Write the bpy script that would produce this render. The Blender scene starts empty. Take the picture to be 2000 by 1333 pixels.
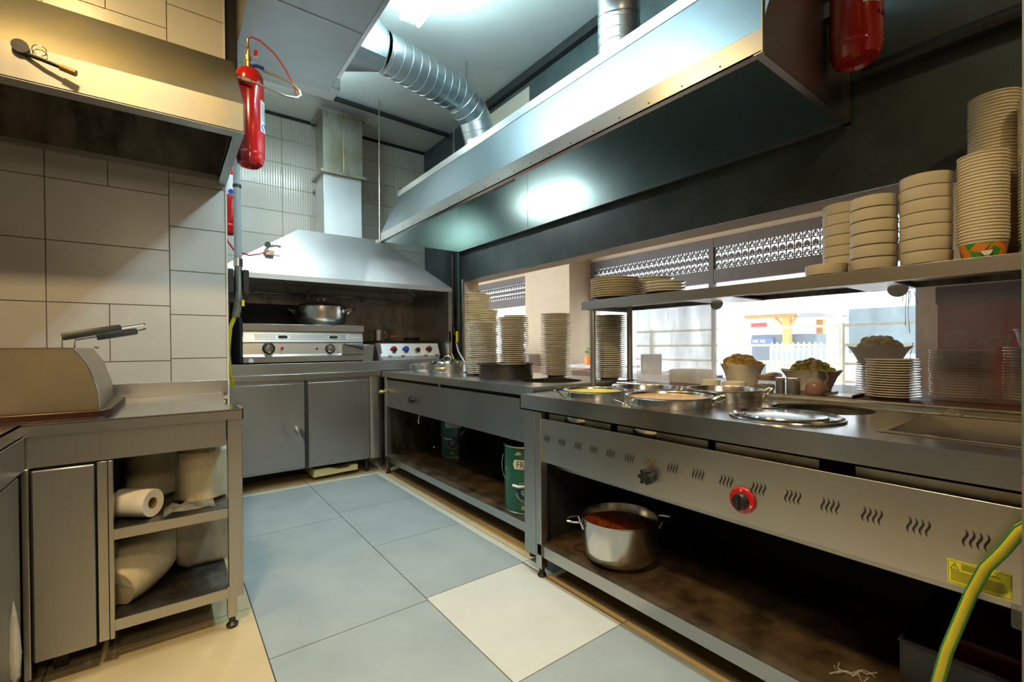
import bpy, math, random
from mathutils import Vector, Matrix
from mathutils.geometry import tessellate_polygon
random.seed(7)
S = bpy.context.scene
COL = S.collection
pi = math.pi

# ------------------------------------------------------------------ camera
YAW, PITCH, ROLL = math.radians(36.93), math.radians(-0.42), math.radians(-0.45)
cam = bpy.data.cameras.new('camera')
cam.sensor_fit = 'HORIZONTAL'; cam.sensor_width = 36.0
cam.lens = 894.34 / 2000 * 36.0
cam.shift_y = 15.77 / 2000
cam.clip_start = 0.02; cam.clip_end = 200
co = bpy.data.objects.new('camera', cam); COL.objects.link(co)
fw = Vector((math.sin(YAW)*math.cos(PITCH), math.cos(YAW)*math.cos(PITCH), math.sin(PITCH)))
rt = Vector((math.cos(YAW), -math.sin(YAW), 0)); up = rt.cross(fw)
r2 = math.cos(ROLL)*rt + math.sin(ROLL)*up; u2 = math.cos(ROLL)*up - math.sin(ROLL)*rt
m = Matrix((r2, u2, -fw)).transposed().to_4x4(); m.translation = Vector((0, 0, 1.15))
co.matrix_world = m
S.camera = co
S.view_settings.view_transform = 'Standard'; S.view_settings.look = 'None'
S.view_settings.gamma = 1.0; S.view_settings.exposure = 0.55
S.view_settings.use_curve_mapping = False
S.cycles.use_denoising = True
S.cycles.max_bounces = 8; S.cycles.transparent_max_bounces = 12
S.cycles.sample_clamp_indirect = 6.0
S.cycles.caustics_reflective = False; S.cycles.caustics_refractive = False

# ------------------------------------------------------------------ world: bright overcast sky
W = bpy.data.worlds.new('world'); S.world = W; W.use_nodes = True
bg = W.node_tree.nodes['Background']
bg.inputs[0].default_value = (0.88, 0.95, 1.0, 1); bg.inputs[1].default_value = 4.0

def area(name, loc, size, power, col, rot=(0, 0, 0), sy=None):
    l = bpy.data.lights.new(name, 'AREA'); l.energy = power; l.color = col; l.size = size
    if sy: l.shape = 'RECTANGLE'; l.size_y = sy
    o = bpy.data.objects.new(name, l); COL.objects.link(o); o.location = loc; o.rotation_euler = rot
    return o
COOL = (0.72, 0.93, 1.0); WARM = (1.0, 0.72, 0.38)
# the twin tube fitting on the ceiling (its body is built further down), warm ceiling lamps, and added unseen fills
area('tube_light', (1.235, 1.98, 3.165), 0.10, 6, COOL, sy=1.4)
area('rear_fill_light', (0.80, 3.66, 3.165), 0.10, 10, (0.85, 0.95, 0.95), sy=0.3)  # added unseen light, lifts the dark back wall and far hood
area('warm_lamp_light', (-0.30, 0.55, 3.28), 0.22, 44, (1.0, 0.72, 0.38))
area('pendant_fill_light', (-0.2, -1.2, 2.33), 0.4, 15, (1.0, 0.80, 0.50), rot=(math.radians(58), 0, math.radians(-62)))  # added unseen fill, throws warm light in under the canopy hood
area('warm_lamp_light_side', (-0.45, 2.05, 3.28), 0.16, 13, (1.0, 0.66, 0.22))
area('warm_fill_light_rear', (1.15, -0.9, 3.28), 0.28, 22, WARM)  # added unseen lamp for more warm fill
area('dining_fill_light', (4.3, 2.6, 3.1), 1.2, 30, (1.0, 0.80, 0.52), sy=3.0)  # broad fill for the dining room, no lamp is built for it

# ------------------------------------------------------------------ materials
def nt(name):
    mt = bpy.data.materials.new(name); mt.use_nodes = True
    t = mt.node_tree; return mt, t, t.nodes['Principled BSDF']
def noise(t, scale, detail=4, stretch=None, rough=0.6):
    tc = t.nodes.new('ShaderNodeTexCoord'); mp = t.nodes.new('ShaderNodeMapping')
    n = t.nodes.new('ShaderNodeTexNoise'); n.inputs['Scale'].default_value = scale
    n.inputs['Detail'].default_value = detail; n.inputs['Roughness'].default_value = rough
    t.links.new(tc.outputs['Object'], mp.inputs[0]); t.links.new(mp.outputs[0], n.inputs[0])
    if stretch: mp.inputs['Scale'].default_value = stretch
    return n
def ramp(t, src, stops):
    r = t.nodes.new('ShaderNodeValToRGB'); t.links.new(src, r.inputs[0])
    el = r.color_ramp.elements
    while len(el) < len(stops): el.new(0.5)
    for e, (p, c) in zip(el, stops): e.position = p; e.color = (*c, 1) if len(c) == 3 else c
    return r
def bump(t, b, src, strength, dist=0.002):
    n = t.nodes.new('ShaderNodeBump'); n.inputs['Strength'].default_value = strength
    n.inputs['Distance'].default_value = dist
    t.links.new(src, n.inputs['Height']); t.links.new(n.outputs[0], b.inputs['Normal'])
def mat(name, col, rough=0.5, metal=0.0, var=0.12, vs=6.0, bs=0.0, bscale=60, spec=0.5, coat=0):
    mt, t, b = nt(name)
    n = noise(t, vs)
    lo = tuple(max(0, c*(1-var)) for c in col); hi = tuple(min(1, c*(1+var)) for c in col)
    r = ramp(t, n.outputs[0], [(0.3, lo), (0.7, hi)])
    t.links.new(r.outputs[0], b.inputs['Base Color'])
    b.inputs['Roughness'].default_value = rough; b.inputs['Metallic'].default_value = metal
    b.inputs['Specular IOR Level'].default_value = spec
    b.inputs['Coat Weight'].default_value = coat
    if bs: bump(t, b, noise(t, bscale).outputs[0], bs)
    return mt
def steel(name, col=(0.56, 0.555, 0.54), rough=0.3, stretch=(1, 1, 30), dirt=0.0, dirtcol=(0.10, 0.075, 0.04), dscale=5, vr=0.12, wave=0.25):
    mt, t, b = nt(name)
    n = noise(t, 9, 6, stretch); n2 = noise(t, 1.6, 1); n3 = noise(t, 2.0, 2)
    c = ramp(t, n.outputs[0], [(0.25, tuple(x*0.95 for x in col)), (0.75, tuple(min(1, x*1.04) for x in col))])
    src = c.outputs[0]
    if dirt:
        d = noise(t, dscale, 8, (1, 1, 0.45), 0.7)
        dr = ramp(t, d.outputs[0], [(0.5-dirt*0.25, (0, 0, 0)), (0.72, (1, 1, 1))])
        mx = t.nodes.new('ShaderNodeMix'); mx.data_type = 'RGBA'
        t.links.new(dr.outputs[0], mx.inputs[0]); t.links.new(src, mx.inputs[6])
        mx.inputs[7].default_value = (*dirtcol, 1); src = mx.outputs[2]
    t.links.new(src, b.inputs['Base Color'])
    rr = t.nodes.new('ShaderNodeMapRange'); t.links.new(n2.outputs[0], rr.inputs[0])
    rr.inputs[1].default_value = 0.15; rr.inputs[2].default_value = 0.85
    rr.inputs[3].default_value = max(0.05, rough-vr*0.5); rr.inputs[4].default_value = rough+vr
    t.links.new(rr.outputs[0], b.inputs['Roughness'])
    b.inputs['Metallic'].default_value = 1.0
    if wave: bump(t, b, n3.outputs[0], wave, 0.02)
    return mt
ST = steel('brushed_steel', (0.46, 0.455, 0.44), 0.29, wave=0)
STH = steel('brushed_steel_horizontal', stretch=(1, 30, 30))
STT = steel('worktop_steel', (0.56, 0.56, 0.55), 0.22, (1, 1, 1), vr=0.16, wave=0)
STC = steel('cabinet_steel', (0.37, 0.37, 0.365), 0.36, (30, 30, 1), wave=0.2)
STD = steel('greasy_steel', (0.38, 0.37, 0.33), 0.38, (1, 1, 1), dirt=0.9, dirtcol=(0.035, 0.028, 0.018), dscale=7)
STW = steel('stained_steel', (0.50, 0.49, 0.42), 0.33, (1, 1, 1), dirt=0.35, dirtcol=(0.32, 0.25, 0.12), dscale=6)
STHOOD = steel('hood_steel', (0.66, 0.67, 0.67), 0.42, (1, 1, 1), vr=0.12, wave=0.15)
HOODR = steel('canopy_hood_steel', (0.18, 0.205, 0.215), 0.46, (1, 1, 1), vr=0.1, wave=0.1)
TEAL = steel('hood_inner_steel', (0.33, 0.42, 0.39), 0.30, (20, 20, 1), vr=0.06, wave=0.0)
GALV = steel('galvanised_duct', (0.62, 0.66, 0.68), 0.32, (1, 1, 1), vr=0.08, wave=0.0)
DUCTG = steel('duct_sheet', (0.42, 0.43, 0.43), 0.5, (1, 1, 1), wave=0.2)
CHR = steel('polished_steel', (0.66, 0.65, 0.62), 0.14, (1, 1, 20), vr=0.08, wave=0)
POTM = steel('aluminium_pot', (0.62, 0.60, 0.57), 0.2, (30, 30, 1), vr=0.12, wave=0)
BRASS = steel('brass', (0.75, 0.55, 0.22), 0.25, wave=0)
PIPEB = mat('black_painted_pipe', (0.012, 0.014, 0.014), 0.4)
PIPET = mat('dark_teal_painted_pipe', (0.02, 0.05, 0.048), 0.4, vs=30, var=0.5)
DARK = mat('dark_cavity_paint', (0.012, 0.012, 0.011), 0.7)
BLK = mat('black_plastic', (0.015, 0.015, 0.015), 0.35)
IRON = mat('blackened_iron', (0.028, 0.020, 0.015), 0.45, var=0.6, vs=12, bs=0.3)
RED = mat('red_enamel', (0.50, 0.010, 0.010), 0.18, var=0.05, coat=0.5)
WHT = mat('white_glaze', (0.86, 0.84, 0.76), 0.15, var=0.02, coat=0.3)
BOWLM = mat('cream_melamine', (0.66, 0.60, 0.46), 0.35, var=0.03)
FOAM = mat('cream_card', (0.84, 0.77, 0.56), 0.75, var=0.06, vs=20)
CUPW = mat('white_paper_cup', (0.74, 0.67, 0.50), 0.5, var=0.03)
PLAW = mat('white_plastic', (0.75, 0.75, 0.72), 0.4)
TILE = mat('glazed_tile_warm_white', (0.64, 0.62, 0.58), 0.28, var=0.05, vs=3, bs=0.25, bscale=45)
GROUT = mat('grout', (0.20, 0.18, 0.14), 0.9)
PLAST = mat('ceiling_plaster', (0.80, 0.80, 0.75), 0.75, var=0.06, vs=2)
FASC = mat('dark_wall_paint', (0.055, 0.074, 0.070), 0.42, var=0.3, vs=5, bs=0.15)
CREAM = mat('cream_plaster', (0.62, 0.53, 0.40), 0.8, var=0.04)
WOODD = mat('dark_wood_ledge', (0.075, 0.022, 0.014), 0.35, var=0.3)
FTG = mat('grey_floor_tile', (0.33, 0.375, 0.38), 0.42, var=0.10, vs=3.5, bs=0.05)
FTW = mat('pale_floor_tile', (0.60, 0.60, 0.55), 0.38, var=0.04)
FTC = mat('cream_floor_tile', (0.56, 0.44, 0.25), 0.4, var=0.08, vs=4)
FGR = mat('floor_grout', (0.07, 0.065, 0.05), 0.9)
FRAME = mat('dark_window_frame', (0.075, 0.062, 0.058), 0.5)
YEL = mat('yellow_hose', (0.50, 0.42, 0.02), 0.4)
GRN = mat('green_stripe', (0.03, 0.20, 0.04), 0.4)
YELL = mat('yellow_label', (0.85, 0.80, 0.03), 0.5)
YELH = mat('yellow_handle', (0.85, 0.72, 0.02), 0.4)
INK = mat('black_ink', (0.02, 0.02, 0.02), 0.6)
NAVY = mat('navy_ink', (0.02, 0.02, 0.18), 0.5)
TING = mat('green_lacquered_tin', (0.012, 0.10, 0.07), 0.25)
CREAML = mat('cream_label', (0.72, 0.70, 0.56), 0.5)
TINR = mat('tin_rim', (0.55, 0.5, 0.38), 0.3, 1.0)
SOUP = mat('red_tomato_stew', (0.20, 0.035, 0.008), 0.3, var=0.6, vs=60, bs=0.8)
YSOUP = mat('yellow_lentil_soup', (0.75, 0.52, 0.03), 0.3, var=0.15, vs=20, bs=0.3)
OSOUP = mat('orange_stew', (0.62, 0.28, 0.06), 0.35, var=0.25, vs=25, bs=0.3)
BROTH = mat('dark_broth', (0.12, 0.08, 0.03), 0.15)
POTATO = mat('yellow_potato', (0.90, 0.72, 0.20), 0.5, var=0.25, vs=30)
BREAD = mat('golden_bread', (0.85, 0.50, 0.14), 0.6, var=0.3, vs=25)
WOODK = mat('wooden_handle', (0.40, 0.20, 0.08), 0.5)
BLUE = mat('blue_plastic', (0.02, 0.05, 0.35), 0.3)
TRAYY = mat('pale_yellow_plastic', (0.55, 0.52, 0.25), 0.5)
PAPER = mat('white_paper_roll', (0.82, 0.78, 0.68), 0.85)
CARD = mat('brown_card', (0.22, 0.14, 0.06), 0.8)
LABW = mat('white_label', (0.75, 0.78, 0.80), 0.4)
GREYP = mat('grey_painted_pipe', (0.34, 0.36, 0.36), 0.4)
HOSEM = steel('braided_hose', (0.55, 0.52, 0.46), 0.35, (1, 1, 1), wave=0)
REDH = mat('red_hose', (0.45, 0.02, 0.03), 0.35)
PINK = mat('dusty_pink_fabric', (0.45, 0.22, 0.18), 0.8)
MAUVE = mat('mauve_fabric', (0.30, 0.20, 0.24), 0.8)
LEAF = mat('green_leaf', (0.14, 0.26, 0.05), 0.5)
FLOW = mat('pink_flower', (0.75, 0.25, 0.22), 0.6)
ORNG = mat('orange_glass', (0.85, 0.25, 0.05), 0.25)
GREYF = mat('grey_laminate', (0.33, 0.33, 0.35), 0.4)
STREET = mat('pale_paving', (0.65, 0.66, 0.66), 0.8)
FACADE = mat('pale_facade', (0.72, 0.76, 0.78), 0.8)
TIMB = mat('orange_timber', (0.62, 0.28, 0.08), 0.6)
RAILM = mat('cream_railing', (0.82, 0.82, 0.70), 0.5)
CANOPY = mat('grey_canopy', (0.42, 0.42, 0.42), 0.7)
COOLR = mat('red_cooler_panel', (0.42, 0.05, 0.02), 0.4)
PURP = mat('lilac_tub', (0.25, 0.22, 0.36), 0.5)
BTL = mat('pale_blue_bottle', (0.62, 0.74, 0.86), 0.2)
TRIMP = mat('grey_pink_post', (0.20, 0.16, 0.145), 0.6)
TRIMG = mat('green_edge', (0.12, 0.17, 0.12), 0.4)
OIL = mat('amber_oil', (0.30, 0.06, 0.01), 0.1)
HERB = mat('dried_herbs', (0.10, 0.10, 0.05), 0.8, var=0.5, vs=80)
CORK = mat('cork', (0.30, 0.20, 0.13), 0.8)

def emis(name, col, s):
    mt, t, b = nt(name)
    b.inputs['Emission Color'].default_value = (*col, 1); b.inputs['Emission Strength'].default_value = s
    b.inputs['Base Color'].default_value = (*col, 1); return mt
TUBE = emis('lit_tube', (0.60, 0.90, 1.0), 105)
WLAMP = emis('lit_warm_diffuser', (1.0, 0.78, 0.42), 9)
SPOT = emis('lit_spot', (1.0, 0.88, 0.62), 12)

def glassm(name, alpha, col, haze=None, rough=0.05, trans=0):
    mt, t, b = nt(name)
    tr = t.nodes.new('ShaderNodeBsdfTransparent'); mx = t.nodes.new('ShaderNodeMixShader')
    out = t.nodes['Material Output']
    b.inputs['Base Color'].default_value = (*col, 1); b.inputs['Roughness'].default_value = rough
    src = b.outputs[0]
    if trans:
        tl = t.nodes.new('ShaderNodeBsdfTranslucent'); tl.inputs[0].default_value = (*col, 1)
        m2 = t.nodes.new('ShaderNodeMixShader'); m2.inputs[0].default_value = trans
        t.links.new(b.outputs[0], m2.inputs[1]); t.links.new(tl.outputs[0], m2.inputs[2]); src = m2.outputs[0]
    t.links.new(tr.outputs[0], mx.inputs[1]); t.links.new(src, mx.inputs[2]); t.links.new(mx.outputs[0], out.inputs[0])
    if haze:
        n = noise(t, haze[0], 6, (1, 1, 0.25), 0.65)
        r = t.nodes.new('ShaderNodeMapRange'); t.links.new(n.outputs[0], r.inputs[0])
        r.inputs[1].default_value = 0.35; r.inputs[2].default_value = 0.75; r.inputs[3].default_value = alpha; r.inputs[4].default_value = haze[1]
        t.links.new(r.outputs[0], mx.inputs[0])
    else: mx.inputs[0].default_value = alpha
    return mt
GLS = glassm('clear_glass', 0.10, (0.8, 0.85, 0.85))
GLB = glassm('bottle_glass', 0.22, (0.75, 0.78, 0.75))
WRAP = glassm('clear_plastic_wrap', 0.18, (0.85, 0.82, 0.75), (14, 0.5), 0.2)
BAGP = glassm('thick_clear_bag', 0.25, (0.72, 0.64, 0.45), (9, 0.6), 0.22)
def steamed(name, a, bmax, col):
    return glassm(name, a, col, (5, bmax), 0.2, 0.6)
GHAZE = steamed('steamed_glass', 0.32, 0.72, (0.95, 0.97, 0.98))
GDIRT = steamed('splashed_glass', 0.14, 0.42, (0.50, 0.44, 0.41))

# ribbed tile on the back wall
TILER, _t, _b = nt('ribbed_glazed_tile')
_b.inputs['Base Color'].default_value = (0.62, 0.60, 0.53, 1); _b.inputs['Roughness'].default_value = 0.18
_tc = _t.nodes.new('ShaderNodeTexCoord'); _w = _t.nodes.new('ShaderNodeTexWave')
_w.bands_direction = 'X'; _w.inputs['Scale'].default_value = 14; _w.inputs['Distortion'].default_value = 0.6; _w.inputs['Detail Scale'].default_value = 3
_t.links.new(_tc.outputs['Object'], _w.inputs[0]); bump(_t, _b, _w.outputs[0], 0.35, 0.004)
# printed paper tub: orange and green blotches on the wall of the tub
CUPP, _t, _b = nt('printed_paper_cup')
_v = _t.nodes.new('ShaderNodeTexVoronoi'); _v.inputs['Scale'].default_value = 28
_tc = _t.nodes.new('ShaderNodeTexCoord'); _t.links.new(_tc.outputs['Object'], _v.inputs[0])
_sp = _t.nodes.new('ShaderNodeSeparateColor'); _t.links.new(_v.outputs['Color'], _sp.inputs[0])
_r = ramp(_t, _sp.outputs[0], [(0.0, (0.05, 0.30, 0.03)), (0.36, (0.05, 0.30, 0.03)), (0.40, (0.80, 0.25, 0.02)), (0.72, (0.62, 0.10, 0.02))])
_r.color_ramp.interpolation = 'CONSTANT'
_t.links.new(_r.outputs[0], _b.inputs['Base Color']); _b.inputs['Roughness'].default_value = 0.5

# ------------------------------------------------------------------ mesh helpers
class MB:
    def __init__(s): s.v = []; s.f = []; s.m = []
    def add(s, vs, fs, mi=0):
        o = len(s.v); s.v += [Vector(p) for p in vs]
        s.f += [tuple(i+o for i in f) for f in fs]; s.m += [mi]*len(fs); return s
    def box(s, x0, x1, y0, y1, z0, z1, mi=0):
        return s.add([(x0,y0,z0),(x1,y0,z0),(x1,y1,z0),(x0,y1,z0),(x0,y0,z1),(x1,y0,z1),(x1,y1,z1),(x0,y1,z1)],
                     [(0,3,2,1),(4,5,6,7),(0,1,5,4),(1,2,6,5),(2,3,7,6),(3,0,4,7)], mi)
    def prism(s, poly, ax, a, b, mi=0, caps=True):
        # poly in the two other axes: 'X'->(y,z) 'Y'->(x,z) 'Z'->(x,y)
        def P(p, t): return {'X': (t, p[0], p[1]), 'Y': (p[0], t, p[1]), 'Z': (p[0], p[1], t)}[ax]
        n = len(poly); vs = [P(p, a) for p in poly] + [P(p, b) for p in poly]
        fs = [(i, (i+1) % n, (i+1) % n+n, i+n) for i in range(n)]
        if caps:
            tri = tessellate_polygon([[Vector((p[0], p[1], 0)) for p in poly]])
            fs += [tuple(t) for t in tri] + [tuple(i+n for i in t) for t in tri]
        return s.add(vs, fs, mi)
    def strip(s, poly, ax, a, b, mi=0, closed=False):
        # open bent sheet, extruded along ax
        def P(p, t): return {'X': (t, p[0], p[1]), 'Y': (p[0], t, p[1]), 'Z': (p[0], p[1], t)}[ax]
        n = len(poly); vs = [P(p, a) for p in poly] + [P(p, b) for p in poly]
        k = n if closed else n-1
        return s.add(vs, [(i, (i+1) % n, (i+1) % n+n, i+n) for i in range(k)], mi)
    def lathe(s, prof, c=(0,0,0), seg=32, mi=0, mis=None, M=None):
        vs = []; fs = []
        for (r, z) in prof:
            for k in range(seg):
                a = 2*pi*k/seg; p = Vector((r*math.cos(a), r*math.sin(a), z))
                if M: p = M @ p
                vs.append(p + Vector(c))
        o = len(s.v); s.v += vs
        for i in range(len(prof)-1):
            for k in range(seg):
                a = i*seg+k; b = i*seg+(k+1) % seg
                s.f.append((a+o, b+o, b+seg+o, a+seg+o)); s.m.append(mis[i] if mis else mi)
        return s
    def cyl(s, c, r, h, seg=24, mi=0, axis='Z', r2=None):
        r2 = r if r2 is None else r2
        M = {'Z': None, 'X': Matrix.Rotation(pi/2, 3, 'Y'), 'Y': Matrix.Rotation(-pi/2, 3, 'X')}[axis]
        return s.lathe([(0.0001, 0), (r, 0), (r2, h), (0.0001, h)], c, seg, mi, M=M)
    def tube(s, pts, r, seg=10, mi=0, closed=False, cap=True):
        pts = [Vector(p) for p in pts]; n = len(pts); o = len(s.v); u = None
        for i, p in enumerate(pts):
            if closed: d = pts[(i+1) % n]-pts[i-1]
            else: d = pts[min(i+1, n-1)]-pts[max(i-1, 0)]
            d.normalize()
            if u is None: u = d.orthogonal().normalized()
            else:
                u = u - d*u.dot(d)
                u = u.normalized() if u.length > 1e-6 else d.orthogonal().normalized()
            w = d.cross(u); rr = r[i] if isinstance(r, (list, tuple)) else r
            for k in range(seg):
                a = 2*pi*k/seg; s.v.append(p + (u*math.cos(a)+w*math.sin(a))*rr)
        for i in range(n if closed else n-1):
            j = (i+1) % n
            for k in range(seg):
                a, b = i*seg+k, i*seg+(k+1) % seg; c2, d2 = j*seg+(k+1) % seg, j*seg+k
                s.f.append((a+o, b+o, c2+o, d2+o)); s.m.append(mi)
        if cap and not closed:
            s.f.append(tuple(o+k for k in range(seg))[::-1]); s.m.append(mi)
            s.f.append(tuple(o+(n-1)*seg+k for k in range(seg))); s.m.append(mi)
        return s
    def slab_holes(s, outer, holes, z0, z1, mi=0, wall=None, himi=1):
        polys = [[Vector((p[0], p[1], 0)) for p in outer]] + [[Vector((p[0], p[1], 0)) for p in h] for h in holes]
        flat = [p for q in polys for p in q]
        tri = tessellate_polygon(polys)
        vs = [(p.x, p.y, z1) for p in flat] + [(p.x, p.y, z0) for p in flat]; n = len(flat)
        fs = [tuple(t) for t in tri] + [tuple(i+n for i in t) for t in tri]
        s.add(vs, fs, mi); i0 = 0
        for qi, q in enumerate(polys):
            k = len(q); o = len(s.v)
            s.add([(p.x, p.y, z1) for p in q]+[(p.x, p.y, z0) for p in q], [(i, (i+1) % k, (i+1) % k+k, i+k) for i in range(k)], mi if qi == 0 else himi)
        return s
def circ(cx, cy, r, n=40): return [(cx+r*math.cos(2*pi*i/n), cy+r*math.sin(2*pi*i/n)) for i in range(n)]
def arc(c, r, a0, a1, n, plane):
    out = []
    for i in range(n+1):
        a = a0+(a1-a0)*i/n; x, y = r*math.cos(a), r*math.sin(a)
        out.append(Vector(c)+Vector(plane[0])*x+Vector(plane[1])*y)
    return out

def root_loc(o):
    p = Vector((0, 0, 0))
    while o: p = p + o.location; o = o.parent
    return p
def obj(name, mb, mats, parent=None, bevel=0, angle=35, label=None, bseg=2):
    me = bpy.data.meshes.new(name)
    off = root_loc(parent)
    me.from_pydata([tuple(v-off) for v in mb.v], [], mb.f)
    if not isinstance(mats, (list, tuple)): mats = [mats]
    for mm in mats: me.materials.append(mm)
    me.polygons.foreach_set('material_index', mb.m)
    me.validate(); me.update()
    import bmesh
    bm = bmesh.new(); bm.from_mesh(me); bmesh.ops.remove_doubles(bm, verts=bm.verts, dist=1e-5)
    bmesh.ops.recalc_face_normals(bm, faces=bm.faces); bm.to_mesh(me); bm.free()
    me.polygons.foreach_set('use_smooth', [True]*len(me.polygons)); me.set_sharp_from_angle(angle=math.radians(angle))
    o = bpy.data.objects.new(name, me); COL.objects.link(o); o.parent = parent
    if bevel:
        b = o.modifiers.new('bevel', 'BEVEL'); b.width = bevel; b.segments = bseg; b.limit_method = 'ANGLE'; b.angle_limit = math.radians(40)
    if label: o['label'] = label
    return o
def tag(o, label, cat, group=None):
    o['label'] = label; o['category'] = cat
    if group: o['group'] = group
    return o
def thing(name, loc, label, cat, group=None):
    o = bpy.data.objects.new(name, None); COL.objects.link(o); o.location = loc
    o.empty_display_size = 0.05
    return tag(o, label, cat, group)
def struct(name, mb, mats, bevel=0, label=None):
    o = obj(name, mb, mats, None, bevel); o['kind'] = 'structure'
    if label: o['label'] = label
    return o
def dup(src, loc, label, group=None, rz=None):
    r = src.copy(); COL.objects.link(r); r.location = loc; r['label'] = label
    if rz is not None: r.rotation_euler = (0, 0, rz)
    if group: r['group'] = group
    for ch in list(src.children):
        c = ch.copy(); COL.objects.link(c); c.parent = r
        for g in list(ch.children):
            d = g.copy(); COL.objects.link(d); d.parent = c
    return r
def text(name, s, size, matr, parent, org, right, upv, ext=0.0006, shear=0, align='LEFT', sx=1.0, bend=None):
    cu = bpy.data.curves.new(name, 'FONT'); cu.body = s; cu.size = size; cu.extrude = ext; cu.align_x = align; cu.shear = shear
    t = bpy.data.objects.new('tmp', cu); COL.objects.link(t)
    bpy.context.view_layer.update()
    me = bpy.data.meshes.new_from_object(t.evaluated_get(bpy.context.evaluated_depsgraph_get()))
    bpy.data.objects.remove(t); bpy.data.curves.remove(cu)
    right = Vector(right).normalized(); upv = Vector(upv).normalized(); nrm = right.cross(upv)
    off = root_loc(parent)
    for v in me.vertices:
        if bend: # wrap round a vertical cylinder: bend=(centre, radius, angle0)
            c, R, a0 = bend; a = a0 + v.co.x*sx/R
            v.co = Vector((c[0]+(R+v.co.z)*math.cos(a), c[1]+(R+v.co.z)*math.sin(a), org[2]+v.co.y)) - off
        else: v.co = Vector(org)+right*v.co.x*sx+upv*v.co.y+nrm*v.co.z - off
    me.name = name; me.materials.clear(); me.materials.append(matr)
    o = bpy.data.objects.new(name, me); COL.objects.link(o); o.parent = parent
    return o
ONES = 'zero first second third fourth fifth sixth seventh eighth ninth tenth eleventh twelfth thirteenth fourteenth fifteenth sixteenth seventeenth eighteenth nineteenth'.split()
TENS = {2: 'twenty', 3: 'thirty', 4: 'forty', 5: 'fifty'}
TENTH = {20: 'twentieth', 30: 'thirtieth', 40: 'fortieth', 50: 'fiftieth'}
def ordw(n):
    if n < 20: return ONES[n]
    if n % 10 == 0: return TENTH[n]
    return TENS[n//10]+'-'+ONES[n % 10]

# ------------------------------------------------------------------ room shell
ZC, XW, YB = 3.41, 2.42, 4.90
# floor: grout bed with each tile laid on it
fl = MB(); fl.box(-2.2, 2.42, -2.0, 5.05, -0.06, -0.004, 0)
def ft(x0, x1, y0, y1, mi): g = 0.0022; fl.box(x0+g, x1-g, y0+g, y1-g, -0.004, 0.0, mi)
for (y0, y1) in ((1.885, 3.17), (3.17, 4.05), (0.60, 1.885), (-0.68, 0.60)): ft(0.285, 0.93, y0, y1, 1)
for (y0, y1) in ((1.905, 2.58), (2.58, 3.26), (3.26, 4.05), (0.60, 1.235), (-0.68, 0.60)): ft(0.93, 1.495, y0, y1, 1)
ft(0.93, 1.488, 1.235, 1.905, 2)
ft(1.495, 1.545, 1.905, 4.05, 2); ft(1.495, 1.545, 1.72, 1.905, 2)
ft(0.285, 0.93, 4.05, 4.10, 2); ft(0.93, 1.545, 4.05, 4.10, 2)
for k in range(-3, 8):
    y = 1.72+0.62*k
    ft(-0.36, 0.285, y-0.03, y+0.59, 3); ft(-0.98, -0.36, y-0.03, y+0.59, 3); ft(-1.6, -0.98, y-0.03, y+0.59, 3)
for (y0, y1) in ((-1.9, -0.68),): ft(0.285, 1.495, y0, y1, 3)
for (y0, y1) in ((-0.7, -0.05), (-0.05, 0.59), (0.59, 1.235), (1.235, 1.905)):
    ft(1.495 if y1 < 1.9 else 1.495, 2.0, y0, min(y1, 1.72), 3); ft(2.0, 2.42, y0, y1, 3)
for (y0, y1) in ((1.905, 2.58), (2.58, 3.26), (3.26, 4.10)): ft(1.545, 2.1, y0, y1, 3); ft(2.1, 2.42, y0, y1, 3)
for (x0, x1) in ((0.285, 0.93), (0.93, 1.57), (1.57, 2.2)): ft(x0, x1, 4.10, 4.5, 3); ft(x0, x1, 4.5, 4.9, 3)
struct('floor', fl, [FGR, FTG, FTW, FTC])
struct('ceiling', MB().box(-2.2, 2.6, -2.0, 5.05, ZC, ZC+0.1), PLAST)

# partition block with the tiled face behind the left worktop
wl = MB(); wl.box(-2.2, 0.270, 3.046, 5.05, 0, ZC, 0)
g = 0.0022
cols = [-1.86, -1.39, -0.925, -0.455, 0.013]
rows = [0.79, 1.085, 1.375, 1.668, 1.962, 2.255, 2.55, 2.845, 3.14, 3.41]
half = {1.085, 1.962, 2.845}
for i in range(len(cols)-1):
    for j in range(len(rows)-1):
        x0, x1, z0, z1 = cols[i], cols[i+1], rows[j], rows[j+1]
        if z0 in half:
            xm = (x0+x1)/2-0.01; wl.box(x0+g, xm-g, 3.040, 3.046, z0+g, z1-g, 1); wl.box(xm+g, x1-g, 3.040, 3.046, z0+g, z1-g, 1)
        else: wl.box(x0+g, x1-g, 3.040, 3.046, z0+g, z1-g, 1)
rz = [0.86+0.2355*k for k in range(11)]
for j in range(len(rz)-1): wl.box(0.013+g, 0.268, 3.040, 3.046, rz[j]+g, min(rz[j+1]-g, 3.40), 1)
wl.box(0.268, 0.276, 3.036, 3.05, 0.0, ZC, 2)
# tiled side return of the block
for j in range(14):
    for k in range(4):
        y0 = 3.05+0.57*k
        if y0 < 4.88: wl.box(0.270, 0.2745, y0+g, min(y0+0.57, 4.9)-g, 0.235*j+0.12+g, 0.235*(j+1)+0.12-g, 3)
struct('wall_left', wl, [GROUT, TILE, PLAW, TILER])
wb = MB(); wb.box(0.27, 2.6, YB+0.006, 5.05, 0, ZC, 0)
cx = [0.275, 0.335, 0.905, 1.475, 2.045, 2.42]
for i in range(5):
    for j in range(15):
        z0 = -0.115+0.235*j; z1 = z0+0.235
        wb.box(cx[i]+g, cx[i+1]-g, YB, YB+0.006, max(0, z0)+g, min(ZC, z1)-g, 1)
struct('wall_back', wb, [GROUT, TILER])
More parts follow.
